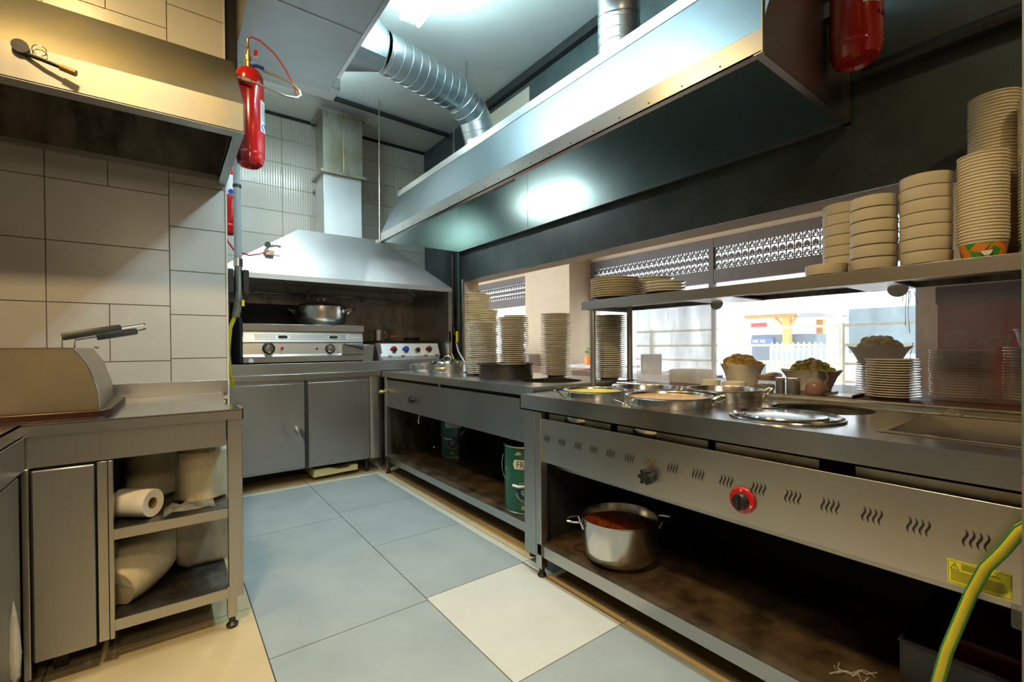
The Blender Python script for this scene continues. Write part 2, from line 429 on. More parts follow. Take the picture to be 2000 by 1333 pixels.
# right wall with the long serving hatch (Y -0.9 .. 4.04, Z 0.90 .. 1.81)
wr = MB()
wr.box(XW, 2.60, -2.0, 4.90, 0, 0.885, 0)
wr.box(XW, 2.60, -2.0, 4.90, 1.81, ZC, 0)
wr.box(XW, 2.60, 4.045, 4.90, 0.885, 1.81, 0)
wr.box(XW, 2.60, -2.0, -0.9, 0.885, 1.81, 0)
# cream reveal of the hatch
wr.box(XW+0.012, 2.602, 4.035, 4.045, 0.885, 1.81, 1)
wr.box(XW+0.02, 2.602, -0.9, 4.04, 1.809, 1.812, 1)
struct('wall_right', wr, [FASC, CREAM])
ROOMW = mat('grey_brown_wall_paint', (0.24, 0.215, 0.18), 0.7)
struct('wall_front', MB().box(-2.2, 2.6, -2.1, -2.0, 0, ZC), ROOMW)
struct('wall_side', MB().box(-2.3, -2.2, -2.0, 3.05, 0, ZC), ROOMW)
struct('trim_1', MB().box(1.30, 1.40, -0.6, 0.1136, 0, 2.0, 0).box(1.30, 1.40, -0.6, 0.1136, 2.0, ZC, 1).box(1.297, 1.30, 0.09, 0.1138, 0.9, 1.5, 1), [TRIMP, TRIMG], 0.003)
struct('trim_2', MB().box(2.395, 2.42, 4.02, 4.05, 0.925, 1.83), ST, 0.003)
struct('trim_6', MB().box(2.414, 2.42, 2.95, 3.95, 2.95, 3.30), CREAM)
struct('trim_3', MB().prism([(2.37, 3.34), (2.42, 3.34), (2.42, 3.41), (2.37, 3.41)], 'Y', -1.9, 3.75), DARK)
struct('dark_gap_box', MB().box(0.277, 0.338, 3.06, 3.13, 2.62, ZC), DARK)  # dark box added so the gap beside the partition reads black
struct('trim_4', MB().box(0.28, 2.42, 4.88, 4.90, 3.385, 3.41), DARK)

# ------------------------------------------------------------------ near right worktop unit (bain-marie)
X0 = 1.455
SHD = mat('greasy_brown_sheet', (0.10, 0.068, 0.038), 0.38, 0.35, var=0.8, vs=7)
t = thing('bain_marie_counter', (1.8, 0.7, 0), 'long stainless hot counter nearest the camera, with wavy vents and a red knob', 'counter')
holes = [circ(1.63, 1.519, 0.148), circ(1.97, 1.473, 0.158), circ(1.66, 1.131, 0.172), circ(2.0, 1.075, 0.155), circ(1.995, 0.689, 0.165),
         [(1.61, 0.02), (2.09, 0.02), (2.09, 0.40), (1.61, 0.40)]]
tp = MB().slab_holes([(X0, -0.75), (2.20, -0.75), (2.20, 1.87), (X0, 1.87)], holes, 0.893, 0.90, 0, himi=0)
tp.box(X0, X0+0.006, -0.75, 1.87, 0.823, 0.893).box(X0, X0+0.03, -0.75, 1.87, 0.823, 0.829).box(X0, 1.6, 1.864, 1.87, 0.823, 0.893)
obj('worktop', tp, STT, t)
rim = MB().prism([(2.150, 0.900), (2.165, 0.914), (2.195, 0.918), (2.20, 0.924), (2.20, 0.90)], 'Y', -0.75, 1.86)
obj('rear_upstand', rim, STW, t, 0.001)
fp = MB().box(1.468, 1.474, -0.75, 1.755, 0.578, 0.790).box(1.474, 1.52, -0.75, 1.755, 0.578, 0.583)
obj('front_panel', fp, STH, t, 0.0015)
ip = MB().box(1.56, 1.565, -0.75, 1.75, 0.53, 0.74, 0); obj('inner_panel', ip, ST, t)
# wavy vents: four S-shaped slots to a group
vy = [1.69, 1.585, 1.485, 1.385, 1.29, 1.19, 1.095, 0.985, 0.887, 0.79, 0.683, 0.583, 0.479, 0.385, 0.295, 0.215]
def spos(px):
    return px
pxs = [1067, 1096, 1127, 1158, 1191, 1228, 1266, 1312, 1362, 1417, 1480, 1547, 1620, 1702, 1793, 1906]
for i, px in enumerate(pxs):
    a = YAW + math.atan((px-1000)/894.34); yc = 1.467/math.tan(a)
    vm = MB()
    for k in range(4):
        y = yc + (1.5-k)*0.0118
        n = 9; vs = []
        for j in range(n+1):
            u = j/n; z = 0.718-0.041*u; off = 0.0036*math.sin(2*pi*u); w = 0.0026*math.sin(pi*u)+0.0003
            vs += [(1.4672, y-off-w, z), (1.4672, y-off+w, z)]
        vm.add(vs, [(2*j, 2*j+1, 2*j+3, 2*j+2) for j in range(n)])
    obj('wave_vent', vm, BRASS if i in (6,) else DARK, t)
# wells hanging below the worktop, seen through the slot
for (y0, y1) in ((1.30, 1.70), (0.86, 1.27), (0.52, 0.84), (-0.6, 0.44)):
    w = MB(); a, b, z0, z1 = 1.50, 2.17, 0.66, 0.893
    w.box(a, a+0.004, y0, y1, z0, z1).box(b-0.004, b, y0, y1, z0, z1).box(a, b, y0, y0+0.004, z0, z1).box(a, b, y1-0.004, y1, z0, z1).box(a, b, y0, y1, z0, z0+0.004)
    obj('well', w, STW, t)
sh = MB().box(1.462, 2.20, -0.75, 1.745, 0.158, 0.164).box(1.460, 1.466, -0.75, 1.745, 0.112, 0.166)
obj('lower_shelf', sh, [SHD], t, 0.001)
obj('shelf_lip', MB().box(1.457, 1.460, -0.75, 1.69, 0.112, 0.167), ST, t)
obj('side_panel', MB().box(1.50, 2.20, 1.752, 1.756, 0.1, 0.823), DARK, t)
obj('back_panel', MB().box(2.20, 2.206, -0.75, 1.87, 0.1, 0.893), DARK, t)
obj('corner_plate', MB().box(1.457, 1.462, 1.757, 1.842, 0.10, 0.823), ST, t, 0.001)
for (lx, ly) in ((1.460, 1.715), (2.15, 1.715), (1.460, -0.7), (2.15, -0.7)):
    l = MB().box(lx, lx+0.042, ly, ly+0.042, 0.045, 0.823)
    lg = obj('leg', l, ST, t, 0.002)
    f = MB().lathe([(0.0001, 0), (0.021, 0), (0.023, 0.008), (0.014, 0.022), (0.014, 0.05)], (lx+0.021, ly+0.021, 0), 16)
    obj('foot', f, BLK, lg)
k = MB().lathe([(0.0001, 0.034), (0.020, 0.034), (0.024, 0.02), (0.027, 0.004), (0.027, 0)], (1.467, 1.083, 0.648), 20, M=Matrix.Rotation(-pi/2, 3, 'Y'))
for j in range(6):
    a = j*pi/3; k.cyl((1.433, 1.083+0.023*math.cos(a), 0.648+0.023*math.sin(a)), 0.0075, 0.028, 8, axis='X')
obj('control_knob', k, BLK, t, label='black fluted knob')
k = MB().lathe([(0.0001, 0.012), (0.026, 0.012), (0.038, 0.010), (0.042, 0.004), (0.042, 0)], (1.467, 0.728, 0.649), 32, M=Matrix.Rotation(-pi/2, 3, 'Y'))
kb = obj('gas_knob', k, RED, t, label='red ringed gas knob')
k = MB().lathe([(0.0001, 0.03), (0.022, 0.03), (0.027, 0.012)], (1.467, 0.728, 0.649), 24, M=Matrix.Rotation(-pi/2, 3, 'Y')).box(1.432, 1.44, 0.724, 0.732, 0.624, 0.674)
obj('knob_grip', k, BLK, kb)
for (dy, dz) in ((0, 0.026), (0, -0.026), (-0.026, 0.0)): pass
obj('knob_mark', MB().cyl((1.453, 0.728, 0.682), 0.0025, 0.003, 10, axis='X').cyl((1.453, 0.697, 0.638), 0.0025, 0.003, 10, axis='X').cyl((1.453, 0.724, 0.616), 0.002, 0.003, 10, axis='X'), PLAW, kb)
# hinge clip on the upstand
hc = MB(); hc.prism([(0.345+0.022*math.cos(a*pi/10), 0.902+0.022*math.sin(a*pi/10)) for a in range(11)], 'X', 2.135, 2.141)
hc.cyl((2.130, 0.345, 0.912), 0.006, 0.008, 12, axis='X'); hc.box(2.12, 2.15, 0.318, 0.372, 0.900, 0.905)
obj('hinge_clip', hc, STW, t)
# yellow warning label
lb = MB().box(1.4655, 1.4675, 0.142, 0.246, 0.584, 0.640); lo = obj('warning_label', lb, YELL, t, label='yellow warning sticker')
lm = MB(); e = 1.4650
lm.box(e, e+.0006, 0.1435, 0.2445, 0.6375, 0.6381).box(e, e+.0006, 0.1435, 0.2445, 0.5865, 0.5871).box(e, e+.0006, 0.2439, 0.2445, 0.5865, 0.638).box(e, e+.0006, 0.1435, 0.1441, 0.5865, 0.638)
for j in range(4): lm.box(e, e+.0006, 0.205-0.055*random.random()-0.01, 0.2225, 0.6330-0.0035*j, 0.6342-0.0035*j)
for j in range(10): lm.box(e, e+.0006, 0.150+0.01*random.random(), 0.2400, 0.6155-0.0026*j, 0.6161-0.0026*j)
for (y0, z0, y1, z1) in ((0.241, 0.6190, 0.2335, 0.6335), (0.2335, 0.6335, 0.226, 0.6190), (0.226, 0.6190, 0.241, 0.6190)):
    lm.tube([(e, y0, z0), (e, y1, z1)], 0.0005, 5)
lm.box(e, e+.0006, 0.2331, 0.2339, 0.6235, 0.6295).box(e, e+.0006, 0.2331, 0.2339, 0.6210, 0.6220)
obj('printed_lines', lm, INK, lo)

# ------------------------------------------------------------------ far right worktop unit
XF, ZF = 1.57, 0.925
t = thing('side_counter', (2.0, 2.9, 0), 'stainless counter along the hatch with a plain panel and one black knob', 'counter')
tp = MB().slab_holes([(XF, 1.91), (2.42, 1.91), (2.42, 4.88), (XF, 4.88)], [circ(1.965, 2.20, 0.195)], ZF-0.006, ZF, 0, himi=1)
tp.box(XF, XF+0.006, 1.91, 4.09, ZF-0.05, ZF-0.006).box(XF, 2.42, 1.905, 1.91, ZF-0.05, ZF)
obj('worktop', tp, [STT, DARK], t)
obj('sunken_well', MB().lathe([(0.196, ZF-0.006), (0.196, ZF-0.16), (0.0001, ZF-0.16)], (1.965, 2.20, 0), 40), IRON, t)
fp = MB().box(XF+0.008, XF+0.014, 1.91, 4.03, 0.610, 0.852); obj('front_panel', fp, STC, t, 0.0015)
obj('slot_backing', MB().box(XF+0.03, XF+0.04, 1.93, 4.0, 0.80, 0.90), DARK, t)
obj('slot_divider', MB().box(XF+0.002, XF+0.02, 2.965, 2.99, 0.845, 0.885).box(XF+0.002, XF+0.02, 1.905, 2.02, 0.845, 0.885), ST, t)
obj('lower_shelf', MB().box(XF+0.006, 2.36, 1.92, 4.03, 0.160, 0.166), SHD, t)
obj('shelf_lip', MB().box(XF, XF+0.006, 1.92, 4.03, 0.118, 0.168), ST, t, 0.001)
obj('end_panel', MB().box(XF+0.03, 2.36, 4.035, 4.04, 0.166, 0.875), STD, t)
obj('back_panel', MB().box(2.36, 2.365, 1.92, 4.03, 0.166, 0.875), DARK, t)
for (lx, ly) in ((XF+0.002, 3.985), (XF+0.002, 1.915), (2.34, 3.985), (2.34, 1.915)):
    lg = obj('leg', MB().box(lx, lx+0.045, ly, ly+0.045, 0.05, 0.875), ST, t, 0.002)
    obj('foot', MB().lathe([(0.0001, 0), (0.024, 0), (0.024, 0.012), (0.015, 0.025), (0.015, 0.055)], (lx+0.022, ly+0.022, 0), 14), BLK, lg)
k = MB().lathe([(0.0001, 0.034), (0.018, 0.034), (0.024, 0.004), (0.024, 0)], (XF+0.008, 3.43, 0.722), 20, M=Matrix.Rotation(-pi/2, 3, 'Y'))
for j in range(6):
    a = j*pi/3; k.cyl((XF-0.026, 3.43+0.021*math.cos(a), 0.722+0.021*math.sin(a)), 0.008, 0.03, 8, axis='X')
obj('control_knob', k, BLK, t)
obj('brass_tap', MB().tube([(XF-0.05, 4.00, 0.755), (XF-0.02, 4.0, 0.745), (XF+0.01, 3.97, 0.76)], 0.013, 8).cyl((XF-0.06, 4.0, 0.742), 0.017, 0.03, 10, axis='X'), BRASS, t)
obj('dangling_wire', MB().tube([(XF+0.03, 3.36, 0.61), (XF+0.03, 3.375, 0.575), (XF+0.028, 3.385, 0.545), (XF+0.03, 3.37, 0.53)], 0.003, 6), PLAW, t)

# serving ledge beyond the hatch
t = tag(obj('serving_ledge', MB().box(2.207, 2.95, -0.89, 1.86, 0.886, 0.922).box(2.425, 2.95, 1.86, 4.03, 0.886, 0.922), WOODD, None, 0.004), 'dark brown wooden ledge under the serving hatch', 'ledge')

# ------------------------------------------------------------------ back cooking line
t = thing('base_cabinet', (0.95, 4.5, 0), 'two-door stainless base cabinet against the far wall with a dented left door', 'cabinet')
obj('body', MB().box(0.285, 1.462, 4.12, 4.88, 0.132, 0.885).box(1.462, 1.565, 4.10, 4.88, 0.132, 0.885), STC, t, 0.002)
obj('worktop', MB().box(0.28, XF-0.004, 4.09, 4.88, 0.885, 0.93), ST, t, 0.002)
obj('plinth', MB().box(0.28, 2.25, 4.125, 4.87, 0.93, 1.018), STC, t, 0.002)
dd = MB().box(0.300, 0.908, 4.096, 4.118, 0.155, 0.852)
d1 = obj('door', dd, STC, t, 0.003, label='left door with a dent beside its edge')
import bmesh as _bm
dn = MB()
nn = 14
vs = []
for i in range(nn+1):
    for j in range(nn+1):
        u, v = i/nn, j/nn; x = 0.73+0.175*u; z = 0.34+0.22*v
        d = 0.020*math.exp(-((u-0.75)**2/0.05+(v-0.45-(u-0.75)*-1.2)**2/0.02)) - 0.012*math.exp(-((u-0.45)**2/0.05+(v-0.7)**2/0.03))
        edge = min(u, v, 1-u, 1-v); d *= min(1, edge*6)
        vs.append((x, 4.0945-d, z))
dn.add(vs, [(i*(nn+1)+j, (i+1)*(nn+1)+j, (i+1)*(nn+1)+j+1, i*(nn+1)+j+1) for i in range(nn) for j in range(nn)])
obj('dented_skin', dn, STC, d1, angle=80)
obj('door', MB().box(0.938, 1.458, 4.096, 4.118, 0.142, 0.852), STC, t, 0.003)
obj('divider', MB().box(0.912, 0.932, 4.104, 4.12, 0.132, 0.87), DARK, t)
obj('cover_strip', MB().prism([(1.466, 4.098), (1.51, 4.088), (1.562, 4.098), (1.562, 4.11), (1.466, 4.11)], 'Z', 0.14, 0.884), ST, t)
for (lx, ly) in ((0.33, 4.2), (1.46, 4.2), (0.33, 4.8), (1.46, 4.8)):
    obj('leg', MB().cyl((lx, ly, 0), 0.02, 0.135, 12), BLK, t)
tag(obj('cutting_board', MB().prism([(0.98, 0.035), (1.36, 0.045), (1.36, 0.095), (1.30, 0.095), (1.28, 0.075), (1.20, 0.075), (1.12, 0.1), (0.99, 0.1)], 'Y', 4.14, 4.5), TRAYY, None, 0.004), 'pale yellow plastic board pushed under the far base cabinet', 'board')

# steel lining behind and beside the cookers
t = thing('splashback', (1.3, 4.87, 1.018), 'stained steel splashback behind the far cookers, folded round on the right', 'splashback')
obj('back_sheet', MB().box(0.28, 2.25, 4.872, 4.882, 1.018, 1.74), steel('splash_sheet', (0.30, 0.28, 0.26), 0.42, (1, 1, 1), dirt=0.2), t)
obj('side_sheet', MB().box(2.25, 2.262, 4.06, 4.882, 1.018, 1.70), STC, t)
obj('edge_strip', MB().box(2.245, 2.285, 4.04, 4.06, 0.926, 1.70), ST, t)

# griddle
G0 = 4.15
t = thing('gas_griddle', (0.95, 4.45, 1.02), 'wide stainless gas griddle with two round dials under the far hood', 'griddle')
obj('casing', MB().prism([(4.175, 1.03), (4.175, 1.30), (4.20, 1.345), (4.82, 1.345), (4.82, 1.03)], 'X', 0.475, 1.42), STC, t)
obj('side_cheek', MB().prism([(4.16, 1.03), (4.16, 1.30), (4.24, 1.40), (4.80, 1.42), (4.80, 1.03)], 'X', 0.455, 0.475), DARK, t)
obj('top_rim', MB().prism([(4.145, 1.287), (4.145, 1.34), (4.155, 1.347), (4.26, 1.347), (4.26, 1.335), (4.165, 1.287)], 'X', 0.47, 1.43), ST, t, 0.001)
obj('rear_guard', MB().box(0.455, 1.10, 4.80, 4.82, 1.345, 1.56).prism([(4.72, 1.345), (4.80, 1.345), (4.80, 1.47)], 'X', 1.35, 1.43), DARK, t)
pp = MB().prism([(4.150, 1.195), (4.170, 1.287), (4.175, 1.287), (4.175, 1.195)], 'X', 0.472, 1.422)
pb = obj('perforated_band', pp, ST, t)
hm = MB()
for i in range(66):
    for j in range(4):
        x = 0.56+0.0108*i
        if (0.735 < x < 0.83) or x > 1.265: pass
        z = 1.218+0.0125*j
        if abs(x-0.76) < 0.05 and j in (1, 2): continue
        if abs(x-1.165) < 0.045 and j in (1, 2): continue
        y = 4.1495+(z-1.195)/0.092*0.020-0.0006
        hm.box(x-0.0028, x+0.0028, y-0.0006, y+0.0004, z-0.0028, z+0.0028)
obj('perforation', hm, DARK, pb)
for cxx in (0.76, 1.165):
    q = MB(); q.prism([(cxx+(0.024 if math.cos(a) > 0 else -0.024)+0.012*math.cos(a), 1.237+0.012*math.sin(a)) for a in [2*pi*i/24+0.01 for i in range(24)]], 'Y', 4.1545, 4.158)
    obj('oval_opening', q, DARK, pb)
text('maker_mark', 'omegan', 0.030, PLAW, pb, (1.315, 4.156, 1.228), (1, 0, 0), (0, 0.2, 1))
obj('maker_emblem', MB().tube(arc((1.288, 4.157, 1.238), 0.017, 0.5, 5.6, 18, ((1, 0, 0), (0, 0.2, 1))), 0.0028, 6).tube([(1.28, 4.156, 1.232), (1.296, 4.158, 1.246)], 0.0025, 6), PLAW, pb)
fa = MB().prism([(4.150, 1.095), (4.162, 1.185), (4.150, 1.195), (4.175, 1.195), (4.175, 1.095)], 'X', 0.472, 1.42)
fa.prism([(4.135, 1.03), (4.135, 1.078), (4.150, 1.095), (4.175, 1.095), (4.175, 1.03)], 'X', 0.472, 1.42)
fas = obj('fascia', fa, ST, t)
for (kx, kz, rr) in ((0.654, 1.142, 0.048), (1.134, 1.135, 0.042)):
    kk = obj('dial', MB().lathe([(0.0001, 0.012), (rr*0.86, 0.012), (rr, 0.006), (rr, 0)], (kx, 4.157, kz), 28, M=Matrix.Rotation(pi/2, 3, 'X')), BLK, t)
    obj('dial_face', MB().lathe([(0.0001, 0.036), (rr*0.55, 0.034), (rr*0.7, 0.024), (rr*0.72, 0.010)], (kx, 4.157, kz), 24, M=Matrix.Rotation(pi/2, 3, 'X')).box(kx-0.004, kx+0.004, 4.116, 4.124, kz-0.026, kz+0.03), CHR, kk)
obj('igniter_button', MB().cyl((0.752, 4.135, 1.145), 0.010, 0.022, 12, axis='Y'), RED, t)
obj('sight_hole', MB().cyl((1.024, 4.150, 1.137), 0.009, 0.004, 12, axis='Y'), DARK, t)
obj('drip_tray', MB().prism([(4.12, 1.085), (4.11, 1.178), (4.16, 1.185), (4.16, 1.085)], 'X', 1.225, 1.418), ST, t, 0.002)
obj('tray_lip', MB().prism([(1.235, 1.172), (1.410, 1.120), (1.410, 1.150), (1.235, 1.180)], 'Y', 4.100, 4.112), DARK, t)
obj('round_sticker', MB().cyl((0.525, 4.131, 1.048), 0.018, 0.004, 16, axis='Y'), LABW, t)

# drip tin between griddle and burner
tag(obj('square_tin', MB().prism([(1.436, 1.02), (1.53, 1.02), (1.545, 1.17), (1.43, 1.17)], 'Y', 4.20, 4.5), ST, None, 0.003), 'plain square steel tin between the griddle and the small burner unit', 'tin')
t = thing('burner_unit', (1.9, 4.45, 1.02), 'small stainless burner unit with four coloured knobs right of the griddle', 'stove')
obj('casing', MB().prism([(4.16, 1.02), (4.14, 1.06), (4.19, 1.18), (4.80, 1.18), (4.80, 1.02)], 'X', 1.585, 2.20), STHOOD, t, 0.002)
obj('side_trim', MB().prism([(1.545, 1.185), (1.585, 1.185), (1.61, 1.02), (1.57, 1.02)], 'Y', 4.15, 4.18), ST, t)
obj('pan_grid', MB().box(1.60, 2.19, 4.22, 4.78, 1.18, 1.195).box(1.62, 1.63, 4.2, 4.8, 1.195, 1.21).box(1.88, 1.89, 4.2, 4.8, 1.195, 1.21).box(2.16, 2.17, 4.2, 4.8, 1.195, 1.21), IRON, t)
for kx, rm, lab in ((1.72, RED, 'red rimmed knob'), (1.842, BLUE, 'blue knob'), (1.965, PLAW, 'pale rimmed knob'), (2.088, mat('brick_red_ring', (0.4, 0.03, 0.02), 0.3), 'brick red rimmed knob')):
    kr = obj('knob', MB().lathe([(0.0001, 0.010), (0.030, 0.010), (0.036, 0.005), (0.036, 0)], (kx, 4.166, 1.122), 24, M=Matrix.Rotation(pi/2+0.35, 3, 'X')), rm, t, label=lab)
    obj('knob_grip', MB().lathe([(0.0001, 0.034), (0.017, 0.034), (0.023, 0.008)], (kx, 4.166, 1.122), 16, M=Matrix.Rotation(pi/2+0.35, 3, 'X')), BLUE if rm is BLUE else BLK, kr)
for kx in (1.66, 1.79, 2.03, 2.15):
    q = MB()
    for j in range(4): q.box(kx+0.010*j-0.002, kx+0.010*j+0.002, 4.139, 4.15, 1.047, 1.070)
    obj('vent_slot', q, DARK, t)

# pot with lid on the griddle
def handle_pts(c, d, w, out, drop=0, rise=0.0):
    # loop handle: c fixing centre, d outward unit (x,y), w half width, out reach
    d = Vector((d[0], d[1], 0)); n = Vector((-d.y, d.x, 0)); c = Vector(c); U = Vector((0, 0, 1))
    return [c-n*w+U*(-drop), c-n*w+d*0.012+U*0, c-n*w*0.95+d*out*0.6+U*rise*0.6, c-n*w*0.5+d*out+U*rise, c+n*w*0.5+d*out+U*rise, c+n*w*0.95+d*out*0.6+U*rise*0.6, c+n*w+d*0.012, c+n*w+U*(-drop)]
VD = (math.cos(YAW), -math.sin(YAW))
def pot(name, loc, r, h, label, m=POTM, contents=None, level=0.75, hd=None, hr=0.006, ho=0.055, hw=0.045, rise=0.015, bot=0.02, drop=0.02, hz=None):
    x, y, z = loc; t = thing(name, loc, label, 'pot')
    b = MB().lathe([(0.0001, z), (r-bot, z), (r-bot*0.3, z+bot*0.5), (r, z+bot*1.3), (r, z+h-0.004), (r+0.004, z+h), (r+0.004, z+h+0.003), (r-0.002, z+h+0.003), (r-0.004, z+h), (r-0.004, z+bot*1.3), (r-bot, z+0.004), (0.0001, z+0.004)], (x, y, 0), 48)
    obj('body', b, m, t)
    d0 = hd or VD
    for s in (1, -1):
        d = (d0[0]*s, d0[1]*s); c = (x+d[0]*r, y+d[1]*r, z+(hz or h*0.82))
        obj('handle', MB().tube(handle_pts(c, d, hw, ho, drop, rise), hr, 8), CHR, t)
    if contents:
        obj('contents', MB().lathe([(0.0001, z+h*level), (r-0.004, z+h*level)], (x, y, 0), 40), contents, t)
    return t
t = pot('stock_pot', (1.144, 4.47, 1.352), 0.222, 0.165, 'wide lidded stainless pot standing on the griddle', hz=0.13, ho=0.075, hw=0.06, hr=0.011, rise=0.02, bot=0.05)
ld = obj('lid', MB().lathe([(0.228, 1.520), (0.228, 1.524), (0.20, 1.532), (0.16, 1.552), (0.08, 1.570), (0.0001, 1.575)], (1.144, 4.47, 0), 48), mat('dark_glass_lid', (0.03, 0.03, 0.032), 0.12, 0.6), t)
obj('lid_handle', MB().tube(arc((1.144, 4.47, 1.573), 0.036, 0, pi, 10, ((1, 0, 0), (0, 0, 1))), 0.008, 8), CHR, ld)

# things on the burner
t = thing('steel_mug', (1.70, 4.50, 1.21), 'small dark steel mug standing on the burner unit', 'mug')
obj('body', MB().lathe([(0.0001, 1.21), (0.045, 1.21), (0.048, 1.32), (0.044, 1.32), (0.042, 1.215), (0.0001, 1.215)], (1.70, 4.50, 0), 24), ST, t)
obj('handle', MB().tube([(1.745, 4.49, 1.30), (1.775, 4.48, 1.29), (1.775, 4.48, 1.24), (1.745, 4.49, 1.235)], 0.005, 6), ST, t)
t = thing('frying_pan', (2.02, 4.55, 1.21), 'small black frying pan with wooden handle lying on the burner unit', 'pan')
obj('body', MB().lathe([(0.0001, 1.21), (0.075, 1.21), (0.09, 1.245), (0.087, 1.245), (0.073, 1.214), (0.0001, 1.214)], (2.08, 4.55, 0), 28), IRON, t)
obj('handle', MB().tube([(2.0, 4.53, 1.24), (1.93, 4.5, 1.25), (1.82, 4.47, 1.252)], [0.006, 0.010, 0.012], 8), WOODK, t)

# ------------------------------------------------------------------ far hood and its chimney
t = thing('exhaust_hood', (1.3, 4.5, 1.70), 'pyramid stainless exhaust hood over the far griddle', 'exhaust hood')
a = [(0.285, 4.05, 1.735), (2.29, 4.05, 1.735), (2.29, 4.89, 1.735), (0.285, 4.89, 1.735)]
b = [(0.94, 4.40, 2.20), (1.71, 4.40, 2.20), (1.71, 4.89, 2.20), (0.94, 4.89, 2.20)]
obj('canopy', MB().add(a+b, [(0,1,5,4), (1,2,6,5), (3,0,4,7), (4,5,6,7)]), STHOOD, t)
lp = MB(); lp.box(0.285, 2.29, 4.05, 4.054, 1.695, 1.737).box(2.286, 2.29, 4.05, 4.89, 1.695, 1.737).box(0.285, 2.29, 4.054, 4.09, 1.695, 1.699)
obj('lip', lp, STHOOD, t, 0.001)
obj('nozzle_pipe', MB().tube([(0.30, 4.75, 1.66), (2.2, 4.75, 1.66)], 0.010, 8), STD, t)
for nx in (0.72, 1.10, 1.62, 1.98):
    obj('nozzle', MB().cyl((nx, 4.75, 1.615), 0.016, 0.06, 10).cyl((nx-0.03, 4.75, 1.66), 0.016, 0.06, 10, axis='X'), STD, t)
t = thing('chimney_duct', (1.36, 4.6, 2.2), 'square galvanised chimney duct rising from the far hood, with yellowed seams', 'duct')
obj('lower_section', MB().box(1.165, 1.515, 4.42, 4.72, 2.19, 2.76), STHOOD, t, 0.002)
obj('upper_section', MB().box(1.175, 1.525, 4.41, 4.72, 2.79, 3.36), STW, t, 0.002)
for z in (2.76, 3.33): obj('flange', MB().box(1.135, 1.555, 4.385, 4.75, z, z+0.03), STW, t, 0.002)
obj('seam', MB().box(1.345, 1.352, 4.405, 4.411, 2.80, 3.33).box(1.16, 1.175, 4.405, 4.42, 2.79, 3.33), STW, t)

# ------------------------------------------------------------------ right hood
YN, YFH = 0.71, 4.07
t = thing('canopy_hood', (2.0, 2.4, 2.11), 'long stainless canopy hood hanging over the serving counters on the right', 'exhaust hood')
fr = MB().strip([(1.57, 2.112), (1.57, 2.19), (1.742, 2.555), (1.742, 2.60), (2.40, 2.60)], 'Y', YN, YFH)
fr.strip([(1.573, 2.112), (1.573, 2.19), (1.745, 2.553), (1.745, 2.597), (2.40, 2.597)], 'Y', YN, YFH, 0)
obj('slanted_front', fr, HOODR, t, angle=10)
obj('top_band', MB().box(1.737, 1.742, YN, YFH+0.005, 2.552, 2.603), STC, t)
obj('lip_flange', MB().box(1.566, 1.572, YN, YFH, 2.110, 2.186).box(1.566, 1.60, YN, YFH, 2.110, 2.114).box(1.566, 2.40, YN, YN+0.025, 2.106, 2.114).box(1.566, 2.40, YFH-0.02, YFH, 2.110, 2.114).box(2.37, 2.40, YN, YFH, 2.106, 2.114), ST, t)
endp = [(1.57, 2.112), (1.57, 2.19), (1.742, 2.555), (1.742, 2.60), (2.40, 2.60), (2.40, 2.112)]
obj('end_panel', MB().prism(endp, 'Y', YFH-0.003, YFH), TEAL, t)
obj('end_panel', MB().prism(endp, 'Y', YN, YN+0.003), STC, t)
bp = MB().box(2.390, 2.395, YN, 2.95, 2.112, 2.60).box(2.388, 2.395, 2.95, YFH, 2.112, 2.60)
obj('back_panel', bp, TEAL, t)
obj('edge_strip', MB().box(1.566, 1.585, YN-0.004, YN, 2.106, 2.60), STW, t)
rv = MB()
for j in range(22): rv.cyl((1.5645, 0.85+0.15*j, 2.128), 0.0035, 0.003, 8, axis='X')
obj('rivet', rv, DARK, t)
lampb = MB().box(1.80, 1.84, 2.90, 3.61, 2.540, 2.580); hb = obj('lamp_housing', lampb, STC, t)
obj('lamp_tube', MB().tube([(1.82, 2.93, 2.53), (1.82, 3.58, 2.53)], 0.016, 8), emis('lit_hood_tube', (0.85, 0.97, 1.0), 80), hb)
obj('panel_slot', MB().box(2.384, 2.389, 3.12, 3.44, 2.56, 2.585), DARK, t)

# spiral ducts
def spiral(name, pts, r, label, ribs):
    t = thing(name, pts[0], label, 'duct')
    P = [Vector(p) for p in pts]
    obj('pipe', MB().tube(P, r, 40, cap=False), GALV, t)
    rb = MB()
    L = [0]
    for i in range(1, len(P)): L.append(L[-1]+(P[i]-P[i-1]).length)
    s = 0.02
    while s < L[-1]:
        i = max(j for j in range(len(L)) if L[j] <= s); i = min(i, len(P)-2)
        u = (s-L[i])/(L[i+1]-L[i]); c = P[i].lerp(P[i+1], u); d = (P[i+1]-P[i]).normalized()
        a = d.orthogonal().normalized(); b2 = d.cross(a)
        rb.tube([c+(a*math.cos(k*2*pi/32)+b2*math.sin(k*2*pi/32))*(r+0.0005)+d*0.010*(k/32) for k in range(32)], 0.0024, 5, closed=True)
        s += ribs
    obj('seam', rb, GALV, t, label='raised spiral seams')
    return t
t = spiral('spiral_duct', [(1.16, 2.96, 3.12), (1.30, 2.99, 3.12), (1.80, 3.10, 3.11), (1.82, 3.105, 3.108), (2.00, 3.155, 3.02), (2.015, 3.16, 3.00), (2.08, 3.18, 2.84), (2.08, 3.18, 2.82), (2.08, 3.18, 2.604)], 0.130, 'bent galvanised spiral duct from the ceiling box down to the long canopy hood', 0.07)
cone = MB(); n = 40; vs = []
for k in range(n):
    a = 2*pi*k/n; c, s_ = math.cos(a), math.sin(a); q = max(abs(c), abs(s_))
    vs.append((0.915, 2.90+0.17*c/q, 3.12+0.17*s_/q))
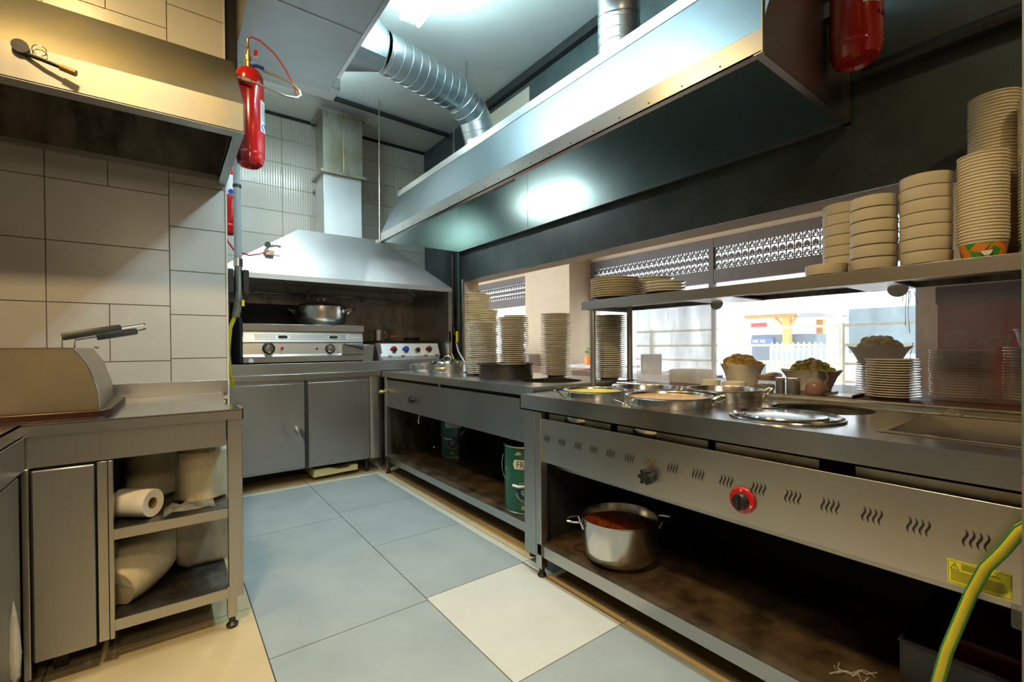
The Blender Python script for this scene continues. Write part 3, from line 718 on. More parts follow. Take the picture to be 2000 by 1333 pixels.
for k in range(n):
    a = 2*pi*k/n; vs.append((1.16, 2.96+0.131*math.cos(a), 3.12+0.131*math.sin(a)))
cone.add(vs, [(k, (k+1) % n, (k+1) % n+n, k+n) for k in range(n)])
obj('transition', cone, GALV, t, angle=12)
obj('collar', MB().tube([(1.155, 2.96+0.134*math.cos(k*pi/16), 3.12+0.134*math.sin(k*pi/16)) for k in range(32)], 0.006, 6, closed=True), GALV, t)
spiral('spiral_duct', [(1.95, 1.62, 2.604), (1.95, 1.62, 2.86), (1.93, 1.60, 2.95), (1.86, 1.55, 3.04), (1.73, 1.44, 3.10), (1.4, 1.15, 3.13), (0.915, 0.75, 3.13)], 0.110, 'galvanised spiral duct standing on the canopy hood at the top right', 0.055)

# ceiling box duct
t = thing('ceiling_box_duct', (0.62, 1.0, 2.9), 'big rectangular sheet metal duct running under the ceiling towards the back', 'duct')
obj('box_section', MB().box(0.335, 0.904, -1.9, 3.27, 2.90, 3.30), DUCTG, t, 0.003)
obj('side_flange', MB().box(0.890, 0.914, -1.9, 3.06, 2.896, 2.925), ST, t)
obj('end_collar', MB().box(0.33, 0.98, 3.27, 3.45, 2.94, 3.10), ST, t, 0.003)
for y in (1.75, 2.55): obj('seam', MB().box(0.335, 0.904, y, y+0.005, 2.897, 2.90), DUCTG, t)
hg = MB()
for y in (0.5, 2.9): hg.cyl((0.36, y, 3.3), 0.004, 0.11, 6).cyl((0.88, y, 3.3), 0.004, 0.11, 6)
obj('hanger_rod', hg, DARK, t)
tag(obj('ceiling_pipe', MB().tube([(0.95, 4.20, 3.365), (2.38, 4.25, 3.365)], 0.022, 10), PIPEB), 'black pipe crossing the ceiling near the far wall', 'pipe')
tag(obj('wall_pipe', MB().tube([(2.385, 0.66, 2.30), (2.385, -1.4, 2.28)], 0.032, 10), PIPEB), 'black pipe along the dark wall above the paper tubs', 'pipe')
tag(obj('hanger_rod', MB().tube([(1.56, 4.085, 2.12), (1.57, 4.085, 3.41)], 0.005, 6).box(1.53, 1.60, 4.07, 4.10, 2.10, 2.125), STW), 'thin rusty rod from the ceiling to the canopy hood tip', 'rod')
tag(obj('hanger_rod', MB().tube([(1.92, 3.13, 3.20), (1.92, 3.13, 3.41)], 0.005, 6), STW), 'thin rod holding the bend of the spiral duct', 'rod')
tag(obj('hanger_rod', MB().tube([(2.30, 4.0, 2.60), (2.30, 4.0, 3.41)], 0.008, 6), STW), 'short rusty rod from the ceiling behind the bent duct', 'rod')

# ceiling tube fitting, plus an added unseen one brightening the back
for (fx, fy, lab) in ((1.235, 1.98, 'twin-tube white light fitting hung under the ceiling by the bent duct'), (0.80, 3.66, 'added unseen twin-tube fitting above the box duct end, brightening the back')):
    hl = 0.72 if fx > 1 else 0.15
    t = thing('tube_light_fitting', (fx, fy, 3.41), lab, 'ceiling light')
    obj('housing', MB().box(fx-0.03, fx+0.03, fy-hl, fy+hl, 3.185, 3.225), PLAW, t, 0.004)
    for dy in (-hl*0.7, hl*0.7): obj('hanger', MB().tube([(fx, fy+dy, 3.22), (fx, fy+dy, 3.409)], 0.004, 6), BLK, t)
    for dx in (-0.055, 0.055): obj('tube', MB().tube([(fx+dx, fy-hl+0.02, 3.19), (fx+dx, fy+hl-0.02, 3.19)], 0.015, 10), TUBE, t)
t = thing('pendant_fill', (-0.2, -1.2, 3.41), 'added warm pendant, unseen behind the camera, for fill light', 'lamp')  # pendant added only as a source of fill light
obj('cord', MB().tube([(-0.2, -1.2, 3.41), (-0.2, -1.2, 2.62)], 0.004, 6), BLK, t)
obj('shade', MB().lathe([(0.03, 2.62), (0.36, 2.44)], (-0.2, -1.2, 0), 24), PLAW, t)
for i, (x, y, lab) in enumerate(((-0.30, 0.55, 'round warm ceiling lamp above the camera'), (1.15, -0.9, 'added round warm lamp, unseen farther behind the camera, for fill'), (-0.45, 2.05, 'small warm ceiling lamp above the left hood'))):  # the one farther behind is added for warm fill
    t = thing('ceiling_lamp', (x, y, 3.41), lab, 'ceiling light')
    obj('housing', MB().lathe([(0.17, 3.409), (0.17, 3.33), (0.155, 3.33)], (x, y, 0), 24), PLAW, t)
    obj('diffuser', MB().lathe([(0.155, 3.335), (0.0001, 3.33)], (x, y, 0), 24), WLAMP, t)

# ------------------------------------------------------------------ left hood
t = thing('wall_hood', (-0.5, 2.6, 2.07), 'greasy stainless wall hood above the left worktop', 'exhaust hood')
sk = [(2.235, 2.062), (2.235, 2.182), (2.604, 2.546), (3.035, 2.546)]
h = MB().strip(sk, 'X', -1.7, 0.27); obj('skin', h, steel('hood_front_steel', (0.32, 0.31, 0.27), 0.38, (1, 1, 1), dirt=0.12, dirtcol=(0.4, 0.34, 0.2), dscale=4), t, angle=10)
endp = [(2.235, 2.062), (2.235, 2.182), (2.604, 2.546), (3.035, 2.546), (3.035, 2.09)]
obj('end_panel', MB().prism(endp, 'X', 0.267, 0.271), ST, t)
obj('bottom_flange', MB().prism([(-1.7, 2.235), (0.27, 2.235), (0.27, 3.035), (0.232, 3.035), (0.232, 2.30), (-1.7, 2.30)], 'Z', 2.060, 2.066).box(-1.7, 0.27, 3.005, 3.035, 2.085, 2.105), ST, t)
obj('inner_panel', MB().prism([(3.004, 2.105), (3.004, 2.40), (2.62, 2.52), (2.61, 2.53), (3.03, 2.54), (3.03, 2.105)], 'X', -1.7, 0.235), STD, t)
obj('inner_end', MB().prism([(2.30, 2.10), (2.62, 2.50), (3.0, 2.50), (3.0, 2.10)], 'X', 0.232, 0.235), STD, t)
# suppression nozzle on its front
nz = MB().cyl((-0.385, 2.215, 2.168), 0.022, 0.022, 20, axis='Y').tube([(-0.375, 2.225, 2.150), (-0.33, 2.205, 2.135), (-0.26, 2.19, 2.115)], 0.007, 8)
no = obj('nozzle_valve', nz, BLK, t)
obj('brass_tip', MB().tube([(-0.285, 2.195, 2.122), (-0.245, 2.187, 2.110)], 0.011, 10), BRASS, no)
obj('pull_ring', MB().tube(arc((-0.34, 2.222, 2.172), 0.018, 0, 2*pi-0.2, 20, ((1, 0, 0), (0, 0, 1))), 0.0015, 5), CHR, no)

# ------------------------------------------------------------------ extinguishers
def tank(name, loc, r, h, label, lab_ang):
    x, y, z = loc; t = thing(name, loc, label, 'fire extinguisher')
    b = MB().lathe([(0.0001, z+0.012), (r*0.5, z+0.012), (r*0.62, z), (r*0.85, z+0.01), (r, z+0.05), (r, z+0.06), (r*0.985, z+0.064), (r, z+0.068), (r, z+h-0.07), (r*0.93, z+h-0.035), (r*0.7, z+h-0.01), (r*0.3, z+h), (0.0001, z+h)], (x, y, 0), 40)
    obj('cylinder', b, RED, t)
    return t
t = tank('fire_extinguisher', (0.350, 2.70, 2.085), 0.068, 0.50, 'red suppression cylinder hanging beside the left wall hood', 0)
lb = MB(); vs = []
R = 0.0688
for i in range(9):
    a = -0.55-0.09*i+0.35
    vs += [(0.350+R*math.cos(a), 2.70+R*math.sin(a), 2.26), (0.350+R*math.cos(a), 2.70+R*math.sin(a), 2.42)]
lb.add(vs, [(2*i, 2*i+2, 2*i+3, 2*i+1) for i in range(8)])
lo = obj('label_plate', lb, LABW, t)
ring = MB(); vs = []
a0 = -0.20-0.36
ring.tube([(0.350+(R+0.0005)*math.cos(a0+0.016/R*math.cos(k*pi/8)), 2.70+(R+0.0005)*math.sin(a0+0.016/R*math.cos(k*pi/8)), 2.285+0.016*math.sin(k*pi/8)) for k in range(13)], 0.003, 5)
obj('printed_ring', ring, BLUE, lo)
tx = MB()
for j in range(7): 
    z = 2.32+0.013*j
    tx.tube([(0.350+(R+0.0003)*math.cos(a0+q), 2.70+(R+0.0003)*math.sin(a0+q), z) for q in (-0.26, -0.1, 0.1, 0.24)], 0.0011, 4)
obj('printed_lines', tx, INK, lo)
obj('brass_fitting', MB().lathe([(0.012, 2.585), (0.014, 2.62), (0.018, 2.62), (0.018, 2.645), (0.009, 2.65), (0.009, 2.68), (0.012, 2.685), (0.006, 2.70), (0.006, 2.735)], (0.345, 2.695, 0), 12), BRASS, t)
obj('red_lever', MB().box(0.372, 0.386, 2.68, 2.70, 2.655, 2.685), RED, t)
obj('blue_valve', MB().tube([(0.36, 2.69, 2.60), (0.385, 2.68, 2.605), (0.41, 2.67, 2.595)], 0.009, 8), BLUE, t)
obj('braided_hose', MB().tube([(0.41, 2.68, 2.59), (0.46, 2.66, 2.575), (0.53, 2.64, 2.555), (0.575, 2.63, 2.52), (0.58, 2.62, 2.49), (0.555, 2.60, 2.46), (0.50, 2.585, 2.445), (0.42, 2.58, 2.455), (0.34, 2.60, 2.475), (0.28, 2.63, 2.49)], 0.006, 8), HOSEM, t)
obj('hose_coupling', MB().tube([(0.345, 2.60, 2.475), (0.31, 2.615, 2.483)], 0.013, 6).tube([(0.305, 2.617, 2.484), (0.28, 2.63, 2.49)], 0.010, 6), HOSEM, t)
obj('red_hose', MB().tube([(0.345, 2.695, 2.735), (0.36, 2.69, 2.75), (0.40, 2.68, 2.74), (0.46, 2.66, 2.69), (0.51, 2.65, 2.62), (0.545, 2.64, 2.55), (0.56, 2.635, 2.49)], 0.004, 8), REDH, t)
obj('bracket', MB().box(0.268, 0.29, 2.66, 2.72, 2.30, 2.34), STC, t)
t = tank('fire_extinguisher', (0.345, 3.80, 1.955), 0.070, 0.49, 'red extinguisher on the tiled side wall behind the grey pipe', 0)
obj('label_band', MB().lathe([(0.0708, 2.22), (0.0708, 2.36)], (0.345, 3.80, 0), 32), LABW, t)
obj('label_emblem', MB().lathe([(0.0001, 0), (0.018, 0), (0.018, 0.003), (0.0001, 0.003)], (0.365, 3.729, 2.24), 16, M=Matrix.Rotation(pi/2, 3, 'X')), BLUE, t)
obj('trigger', MB().tube([(0.345, 3.80, 2.44), (0.345, 3.79, 2.475), (0.39, 3.77, 2.47), (0.44, 3.75, 2.44)], 0.009, 6), DARK, t)
obj('red_hose', MB().tube([(0.33, 3.76, 1.97), (0.34, 3.75, 1.90), (0.38, 3.76, 1.84), (0.48, 3.80, 1.82), (0.56, 3.85, 1.85), (0.62, 3.90, 1.89)], 0.006, 6), REDH, t)
obj('bracket', MB().box(0.272, 0.29, 3.77, 3.83, 2.15, 2.19), STC, t)
t = thing('nozzle_valve', (0.64, 4.20, 1.96), 'small suppression nozzle on the slope of the far hood', 'valve')
obj('cap', MB().cyl((0.655, 4.14, 1.985), 0.022, 0.03, 14, axis='Y'), BLK, t)
obj('body', MB().tube([(0.64, 4.18, 1.93), (0.66, 4.16, 1.97), (0.72, 4.15, 1.985), (0.75, 4.15, 1.975)], 0.012, 8).box(0.64, 0.70, 4.14, 4.20, 1.90, 1.94), CHR, t)
t = tank('fire_extinguisher', (2.13, 0.615, 2.225), 0.085, 0.55, 'red cylinder hanging at the near end of the canopy hood', 0)
text('printed_number', 'A.B.C.', 0.03, INK, t, (0, 0, 2.36), (1, 0, 0), (0, 0, 1), bend=((2.13, 0.615), 0.0858, math.radians(-118)))
obj('label_plate', MB().add([(2.13+0.0858*math.cos(a), 0.615+0.0858*math.sin(a), z) for a in [math.radians(-150+6*i) for i in range(8)] for z in (2.405, 2.56)], [(2*i, 2*i+2, 2*i+3, 2*i+1) for i in range(7)]), LABW, t)
obj('bracket', MB().box(2.10, 2.16, 0.69, 0.71, 2.44, 2.50), STC, t)
# grey pipe with valve and yellow hose by the partition edge
t = thing('riser_pipe', (0.375, 3.45, 0.0), 'vertical grey pipe beside the tiled partition, ending in a valve and yellow hose', 'pipe')
obj('pipe', MB().tube([(0.372, 3.45, 1.72), (0.368, 3.45, 2.60), (0.345, 3.45, 2.85), (0.30, 3.45, 2.9)], 0.022, 12), GREYP, t)
obj('clamp', MB().cyl((0.37, 3.45, 2.19), 0.025, 0.02, 12), BLK, t)
obj('coupling', MB().cyl((0.372, 3.45, 1.68), 0.028, 0.05, 12), CHR, t)
obj('valve_body', MB().tube([(0.372, 3.45, 1.68), (0.372, 3.44, 1.52), (0.36, 3.42, 1.40), (0.35, 3.42, 1.35)], 0.024, 10), STD, t)
obj('regulator', MB().box(0.275, 0.345, 3.42, 3.52, 1.50, 1.66).box(0.395, 0.43, 3.42, 3.5, 1.50, 1.66), BLK, t, 0.006)
obj('yellow_tap', MB().box(0.385, 0.40, 3.41, 3.43, 1.42, 1.46), YELH, t)
obj('gas_hose', MB().tube([(0.35, 3.42, 1.36), (0.32, 3.42, 1.28), (0.305, 3.42, 1.12), (0.32, 3.44, 0.98), (0.34, 3.5, 0.9), (0.32, 3.9, 0.95), (0.33, 4.1, 0.94)], 0.013, 8), YEL, t)

# gas pipes in the right corner
t = thing('gas_riser', (2.36, 4.20, 0), 'black gas pipe with yellow taps and hoses in the far right corner', 'pipe')
obj('pipe', MB().tube([(2.34, 4.12, 1.34), (2.34, 4.12, 2.10)], 0.020, 10).cyl((2.34, 4.12, 1.60), 0.028, 0.02, 12), PIPEB, t)
obj('elbow', MB().tube([(2.34, 4.12, 1.34), (2.31, 4.10, 1.38), (2.28, 4.08, 1.36), (2.275, 4.08, 1.26)], 0.018, 8).tube([(2.34, 4.12, 1.38), (2.345, 4.10, 1.26)], 0.018, 8), PIPEB, t)
for x, y in ((2.275, 4.06), (2.345, 4.06)):
    obj('tap_lever', MB().box(x-0.012-(0.012 if x < 2.3 else 0), x+0.008-(0.012 if x < 2.3 else 0), y-0.02, y-0.008, 1.19, 1.30), YELH, t)
obj('gas_hose', MB().tube([(2.275, 4.07, 1.20), (2.28, 4.05, 1.08), (2.31, 4.03, 0.98), (2.33, 4.0, 0.94)], 0.010, 8), HOSEM, t)
obj('gas_hose', MB().tube([(2.345, 4.07, 1.20), (2.345, 4.03, 1.10), (2.37, 3.95, 0.99), (2.38, 3.9, 0.94)], 0.010, 8), HOSEM, t)
tag(obj('drain_pipe', MB().tube([(2.385, 4.075, 0.926), (2.385, 4.075, 2.10)], 0.024, 12), PIPET), 'dark teal vertical pipe next to the hatch edge', 'pipe')

# ------------------------------------------------------------------ left worktop unit
YL = 2.178
t = thing('corner_worktop_unit', (-0.3, 2.6, 0), 'L-shaped stainless worktop unit on the left with open shelves and one door', 'counter')
tw = MB()
outer = [(0.246, YL), (0.246, 2.37), (0.200, 2.37), (0.245, 3.035), (-1.9, 3.035), (-1.9, 0.30), (-0.391, 0.30), (-0.391, YL)]
tw.slab_holes(outer, [], 0.894, 0.90)
tw.box(-0.391, 0.246, YL, YL+0.004, 0.858, 0.896).box(-0.395, -0.391, 0.30, YL, 0.858, 0.90).box(0.242, 0.246, YL, 2.37, 0.858, 0.906)
obj('worktop', tw, STT, t)
obj('rear_upstand', MB().box(-1.9, 0.268, 3.020, 3.036, 0.90, 0.972), ST, t, 0.001)
obj('apron', MB().box(-0.388, 0.184, YL+0.012, YL+0.016, 0.752, 0.860).box(-0.386, -0.382, 0.32, YL, 0.752, 0.858), STC, t)
for (lx, ly) in ((0.190, YL+0.006), (0.20, 2.96)):
    lg = obj('leg', MB().box(lx, lx+0.052, ly, ly+0.045, 0.125, 0.858).box(lx-0.006, lx+0.028, ly+0.004, ly+0.04, 0.045, 0.17), ST, t, 0.002)
    obj('foot', MB().lathe([(0.0001, 0), (0.020, 0), (0.022, 0.012), (0.012, 0.022), (0.012, 0.05)], (lx+0.011, ly+0.022, 0), 16), BLK, lg)
obj('middle_shelf', MB().box(-0.165, 0.20, YL+0.02, 3.0, 0.488, 0.494).box(-0.165, 0.19, YL+0.014, YL+0.02, 0.458, 0.495), STD, t)
obj('shelf_lip', MB().box(-0.165, 0.188, YL+0.010, YL+0.014, 0.458, 0.4955), ST, t)
obj('bottom_shelf', MB().box(-0.165, 0.20, YL+0.02, 3.0, 0.160, 0.166), STD, t)
obj('shelf_lip', MB().box(-0.165, 0.190, YL+0.008, YL+0.014, 0.128, 0.168), ST, t)
obj('partition_post', MB().box(-0.206, -0.178, YL+0.004, YL+0.03, 0.105, 0.748).box(-0.176, -0.163, YL+0.001, YL+0.03, 0.105, 0.748), ST, t, 0.001)
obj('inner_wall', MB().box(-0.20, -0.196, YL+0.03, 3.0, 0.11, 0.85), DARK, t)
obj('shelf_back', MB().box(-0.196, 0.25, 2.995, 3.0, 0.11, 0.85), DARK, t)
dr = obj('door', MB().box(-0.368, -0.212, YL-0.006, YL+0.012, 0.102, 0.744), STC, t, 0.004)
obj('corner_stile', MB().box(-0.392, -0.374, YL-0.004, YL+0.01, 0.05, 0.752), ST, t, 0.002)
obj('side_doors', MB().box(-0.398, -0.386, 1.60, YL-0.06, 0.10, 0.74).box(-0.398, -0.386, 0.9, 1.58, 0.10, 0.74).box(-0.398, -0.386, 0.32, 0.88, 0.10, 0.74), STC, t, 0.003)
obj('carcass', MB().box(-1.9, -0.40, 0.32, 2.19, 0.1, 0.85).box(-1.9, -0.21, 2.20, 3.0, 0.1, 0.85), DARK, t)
for (lx, ly) in ((-0.6, 0.4), (-0.6, 2.0), (-0.34, 2.3), (-1.8, 0.4), (-1.8, 2.8)): obj('leg', MB().box(lx, lx+0.04, ly, ly+0.04, 0, 0.1), BLK, t)
bg_ = MB(); vs = []
tag(obj('plastic_bag', MB().lathe([(0.0001, 0.40), (0.006, 0.36), (0.012, 0.30), (0.016, 0.24), (0.012, 0.17), (0.0001, 0.15)], (-0.377, 1.99, 0), 9), WRAP), 'crumpled clear plastic bag caught on the left worktop unit', 'bag')

# fryer with chamfered cover
t = thing('fryer', (-0.6, 2.5, 0.90), 'boxy stainless fryer with slanted corners on the left worktop', 'fryer')
pf = [(-0.203, 0.928), (-0.205, 0.995), (-0.233, 1.095), (-0.270, 1.154), (-1.05, 1.154), (-1.05, 0.928)]
obj('cover', MB().prism(pf, 'Y', 2.249, 2.784), steel('fryer_steel', (0.36, 0.30, 0.22), 0.33, (1, 1, 1), dirt=0.15, dirtcol=(0.42, 0.34, 0.2)), t, 0.0015)
obj('edge_fold', MB().tube([(-0.203, 2.247, 0.930), (-0.205, 2.247, 0.995), (-0.233, 2.247, 1.095), (-0.270, 2.247, 1.154), (-1.05, 2.247, 1.154)], 0.002, 6), CHR, t)
obj('base_tray', MB().prism([(-0.19, 2.235), (-0.172, 2.26), (-0.160, 2.80), (-1.1, 2.80), (-1.1, 2.225), (-0.215, 2.225)], 'Z', 0.900, 0.928), mat('rusty_brown_tray', (0.06, 0.025, 0.012), 0.3, 0.6), t, 0.003)
obj('hinge_bolt', MB().cyl((-0.24, 2.60, 1.150), 0.008, 0.01, 10), CHR, t)
for n_, (p0, p1, p2, p3, pt) in enumerate((((-0.305, 2.30, 1.154), (-0.305, 2.30, 1.195), (-0.145, 2.34, 1.232), (-0.075, 2.36, 1.248), 0), ((-0.285, 2.40, 1.154), (-0.283, 2.40, 1.185), (-0.10, 2.43, 1.222), (-0.075, 2.44, 1.232), 1))):
    t2 = thing('basket_handle', p0, ('longer black fryer basket handle, nearer the camera' if n_ == 0 else 'shorter black fryer basket handle, behind the longer one'), 'handle')
    a, b = Vector(p1), Vector(p2); 
    if n_ == 1: a = a.lerp(b, 0.33)
    obj('wire', MB().tube([p0, p1, p2, p3], 0.003, 6).lathe([(0.0001, -0.004), (0.0035, -0.002), (0.0035, 0.002), (0.0001, 0.004)], p3, 8), CHR, t2)
    d = (b-a).normalized(); sd = Vector((0, 0, 1)).cross(d)
    obj('grip', MB().tube([a, a+d*0.01, b-d*0.01, b], [0.013, 0.014, 0.014, 0.012], 10), BLK, t2)

# items on the left shelves
def bagged(name, c, r, h, label, tilt=None):
    t = thing(name, c, label, 'bag'); x, y, z = c
    prof = [(0.0001, z), (r*0.8, z), (r*0.97, z+h*0.06), (r, z+h*0.2), (r, z+h*0.9), (r*0.85, z+h*0.97), (0.0001, z+h)]
    inner = MB().lathe([(a*0.94, zz if zz > z else z+0.003) for a, zz in prof], (x, y, 0), 28)
    io = obj('contents', inner, FOAM, t)
    w = MB().lathe(prof, (x, y, 0), 36)
    rnd = random.Random(name+label)
    for v in w.v:
        if z+0.01 < v.z: 
            k = 1+0.05*math.sin(7*math.atan2(v.y-y, v.x-x)+9*v.z)+rnd.uniform(-.02, .02); v.x = x+(v.x-x)*k; v.y = y+(v.y-y)*k
    obj('wrapping', w, BAGP, t)
    return t, io
t, io = bagged('bagged_containers', (-0.058, 2.62, 0.495), 0.105, 0.225, 'bagged round containers on the upper left shelf, behind the paper roll')
t, io = bagged('bagged_containers', (0.118, 2.42, 0.495), 0.098, 0.235, 'clear bag of round containers on the upper shelf by the post')
kn = MB(); rnd = random.Random(4); vs = []
for i in range(7):
    for j in range(5): vs.append((-0.02+0.028*i, 2.215+0.03*j+rnd.uniform(-.008, .008), 0.499+rnd.uniform(0, .018)*(1 if 0 < i < 6 else 0.2)+0.01*math.sin(i*1.7)**2))
kn.add(vs, [(i*5+j, i*5+5+j, i*5+6+j, i*5+1+j) for i in range(6) for j in range(4)]); obj('loose_wrap', kn, WRAP, t, angle=15)
kn = MB(); vs = []
for i in range(6):
    for j in range(5): vs.append((0.07+0.022*i, 2.34+0.02*j, 0.722+0.022*math.sin(i*1.3+j)*math.cos(j*1.1)+0.01))
kn.add(vs, [(i*5+j, i*5+5+j, i*5+6+j, i*5+1+j) for i in range(5) for j in range(4)]); obj('gathered_top', kn, WRAP, t, angle=15)
t = thing('paper_roll', (-0.11, 2.29, 0.495), 'white paper roll lying on the upper left shelf', 'paper roll')
R3 = Matrix.Rotation(math.radians(-38), 3, 'Z') @ Matrix.Rotation(pi/2, 3, 'Y')
obj('paper', MB().lathe([(0.021, 0), (0.053, 0.002), (0.053, 0.13), (0.052, 0.132), (0.021, 0.128)], (-0.155, 2.345, 0.549), 36, M=R3), PAPER, t)
obj('core', MB().lathe([(0.021, 0), (0.021, 0.129), (0.018, 0.128), (0.018, 0)], (-0.155, 2.345, 0.549), 28, M=R3), CARD, t)
t = thing('storage_bag', (-0.06, 2.55, 0.166), 'long bag of stacked lids leaning on the bottom left shelf', 'bag')
w = MB(); P0, P1 = Vector((-0.20, 2.36, 0.22)), Vector((0.0, 2.62, 0.40))
for i_ in range(1): pass
pp_ = [Vector((-0.19, 2.30, 0.235)).lerp(Vector((0.03, 2.72, 0.36)), k/12) for k in range(13)]
w.tube(pp_, [0.012+0.115*math.sin(pi*min(0.97, 0.16+0.84*k/12))**0.6 for k in range(13)], 28)
for i_, v in enumerate(w.v):
    v.z = max(v.z, 0.170); v.x = min(max(v.x, -0.192), 0.02+0.0*v.y); v.z = min(v.z, 0.455)
obj('contents', w, FOAM, t)
w2 = MB(); w2.v = [Vector((v.x+0.003, v.y-0.004, v.z+0.004)) for v in w.v]; w2.f = list(w.f); w2.m = list(w.m)
obj('wrapping', w2, BAGP, t)
t = thing('bagged_boxes', (0.13, 2.62, 0.166), 'rounded clear bag of boxes on the bottom left shelf by the post', 'bag')
obj('contents', MB().prism([(0.015, 0.25), (0.03, 0.2), (0.07, 0.17), (0.24, 0.17), (0.24, 0.44), (0.02, 0.44)], 'Y', 2.50, 2.75), mat('grey_card', (0.42, 0.38, 0.32), 0.7), t, 0.02, bseg=3)
obj('wrapping', MB().prism([(0.008, 0.25), (0.023, 0.19), (0.067, 0.167), (0.244, 0.167), (0.244, 0.45), (0.01, 0.45)], 'Y', 2.493, 2.757), BAGP, t, 0.02, bseg=3)

# ------------------------------------------------------------------ pots sunk in the near counter
pot('sunken_pot', (1.63, 1.519, 0.76), 0.146, 0.175, 'sunken pot of yellow soup nearest the shelf post', contents=YSOUP, level=0.955, hz=0.155, hw=0.03, ho=0.04)
pot('sunken_pot', (1.97, 1.473, 0.76), 0.156, 0.170, 'empty-looking sunken pot behind the yellow soup', contents=BROTH, level=0.8, hz=0.155, hw=0.03, ho=0.03)
t = pot('sunken_pot', (1.66, 1.131, 0.76), 0.170, 0.178, 'sunken pot of orange stew at the counter edge', contents=OSOUP, level=0.955, hz=0.152, hw=0.03, ho=0.055)
pot('sunken_pot', (2.0, 1.075, 0.76), 0.153, 0.188, 'tall-rimmed sunken pot below the bread bowl', contents=BROTH, level=0.8, hz=0.155, hw=0.03, ho=0.06, rise=0.03)
t = thing('round_lid', (1.665, 0.682, 0.90), 'large round steel lid lying at the counter edge', 'lid')
obj('disc', MB().lathe([(0.168, 0.901), (0.170, 0.905), (0.158, 0.912), (0.150, 0.905), (0.125, 0.903), (0.120, 0.911), (0.10, 0.913), (0.0001, 0.915)], (1.665, 0.682, 0), 48), CHR, t)
obj('rim', MB().tube([(1.665+0.168*math.cos(k*pi/24), 0.682+0.168*math.sin(k*pi/24), 0.904) for k in range(48)], 0.0035, 6, closed=True), CHR, t)
t = thing('gastronorm_pan', (1.85, 0.21, 0.78), 'rectangular steel pan set into the counter at the right edge', 'pan')
pn = MB(); x0, x1, y0, y1 = 1.595, 2.105, 0.005, 0.415
pn.slab_holes([(x0, y0), (x1, y0), (x1, y1), (x0, y1)], [[(x0+.022, y0+.02), (x1-.022, y0+.02), (x1-.022, y1-.02), (x0+.022, y1-.02)]], 0.901, 0.904)
a, b, c, d = x0+.022, x1-.022, y0+.02, y1-.02
pn.add([(a, c, .902), (b, c, .902), (b, d, .902), (a, d, .902), (a+.012, c+.012, .80), (b-.012, c+.012, .80), (b-.012, d-.012, .80), (a+.012, d-.012, .80)], [(0,1,5,4), (1,2,6,5), (2,3,7,6), (3,0,4,7), (4,5,6,7)])
obj('pan_body', pn, CHR, t)

# pots and pan on the far counter
t = thing('casserole', (1.93, 3.50, ZF), 'lidded steel casserole with a brass handle left of the black pan', 'pot')
obj('body', MB().lathe([(0.0001, ZF), (0.17, ZF), (0.178, ZF+0.01), (0.178, ZF+0.07), (0.184, ZF+0.074)], (1.93, 3.50, 0), 40), POTM, t)
ld = obj('lid', MB().lathe([(0.186, ZF+0.074), (0.186, ZF+0.078), (0.13, ZF+0.088), (0.125, ZF+0.098), (0.06, ZF+0.11), (0.0001, ZF+0.112)], (1.93, 3.50, 0), 40), CHR, t)
obj('lid_handle', MB().tube(arc((1.93, 3.50, ZF+0.108), 0.035, 0, pi, 10, ((VD[0], VD[1], 0), (0, 0, 1))), 0.005, 8), CHR, ld)
obj('handle', MB().tube(handle_pts((1.80, 3.375, ZF+0.045), (-0.72, -0.69), 0.05, 0.035, 0, 0), 0.007, 8), BRASS, t)
obj('handle', MB().tube(handle_pts((2.08, 3.405, ZF+0.045), (0.84, -0.54), 0.04, 0.035, 0, 0), 0.007, 8), CHR, t)
t = thing('casserole', (2.0, 4.0, ZF), 'second lidded casserole partly hidden behind the first, by the back line', 'pot')
obj('body', MB().lathe([(0.0001, ZF), (0.14, ZF), (0.148, ZF+0.01), (0.148, ZF+0.055), (0.152, ZF+0.058)], (1.93, 3.92, 0), 36), POTM, t)
ld = obj('lid', MB().lathe([(0.154, ZF+0.058), (0.10, ZF+0.068), (0.0001, ZF+0.078)], (1.93, 3.92, 0), 36), CHR, t)
t = thing('black_pan', (1.915, 2.62, ZF), 'soot-blackened deep round pan standing on the far counter', 'pan')
obj('body', MB().lathe([(0.0001, ZF), (0.188, ZF), (0.192, ZF+0.01), (0.186, ZF+0.075), (0.190, ZF+0.09), (0.208, ZF+0.096), (0.208, ZF+0.1), (0.184, ZF+0.094), (0.180, ZF+0.075), (0.18, ZF+0.012), (0.0001, ZF+0.01)], (1.915, 2.62, 0), 48), IRON, t)

# ------------------------------------------------------------------ stacks of crockery
def plate_mesh(r, h=0.022, tk=0.0045, foot=0.55):
    return MB().lathe([(0.0001, 0.003), (r*foot-0.004, 0.003), (r*foot-0.003, 0), (r*foot, 0), (r*foot+0.002, 0.004), (r*0.70, h*0.5), (r*0.76, h*0.62), (r-0.002, h-tk), (r, h-tk*0.5), (r-0.001, h), (r*0.97, h), (r*0.76, h*0.62+tk*0.6), (r*0.68, h*0.5+tk*0.6), (r*foot, 0.007), (0.0001, 0.007)], (0, 0, 0), 40)
def bowl_mesh(r, h):
    return MB().lathe([(0.0001, 0.002), (r*0.8, 0), (r*0.84, 0.008), (r*0.965, 0.010), (r*0.985, 0.014), (r, h), (r-0.004, h), (r*0.95, 0.018), (0.0001, 0.012)], (0, 0, 0), 40)
def tub_mesh(r, h):
    return MB().lathe([(0.0001, 0.004), (r*0.80, 0.004), (r*0.80, 0), (r*0.815, 0), (r*0.93, h*0.80), (r*0.955, h-0.004), (r, h-0.004), (r, h), (r*0.95, h+0.0005), (r*0.78, 0.006), (0.0001, 0.006)], (0, 0, 0), 40, mis=[0, 0, 0, 1, 0, 0, 0, 0, 0, 0])
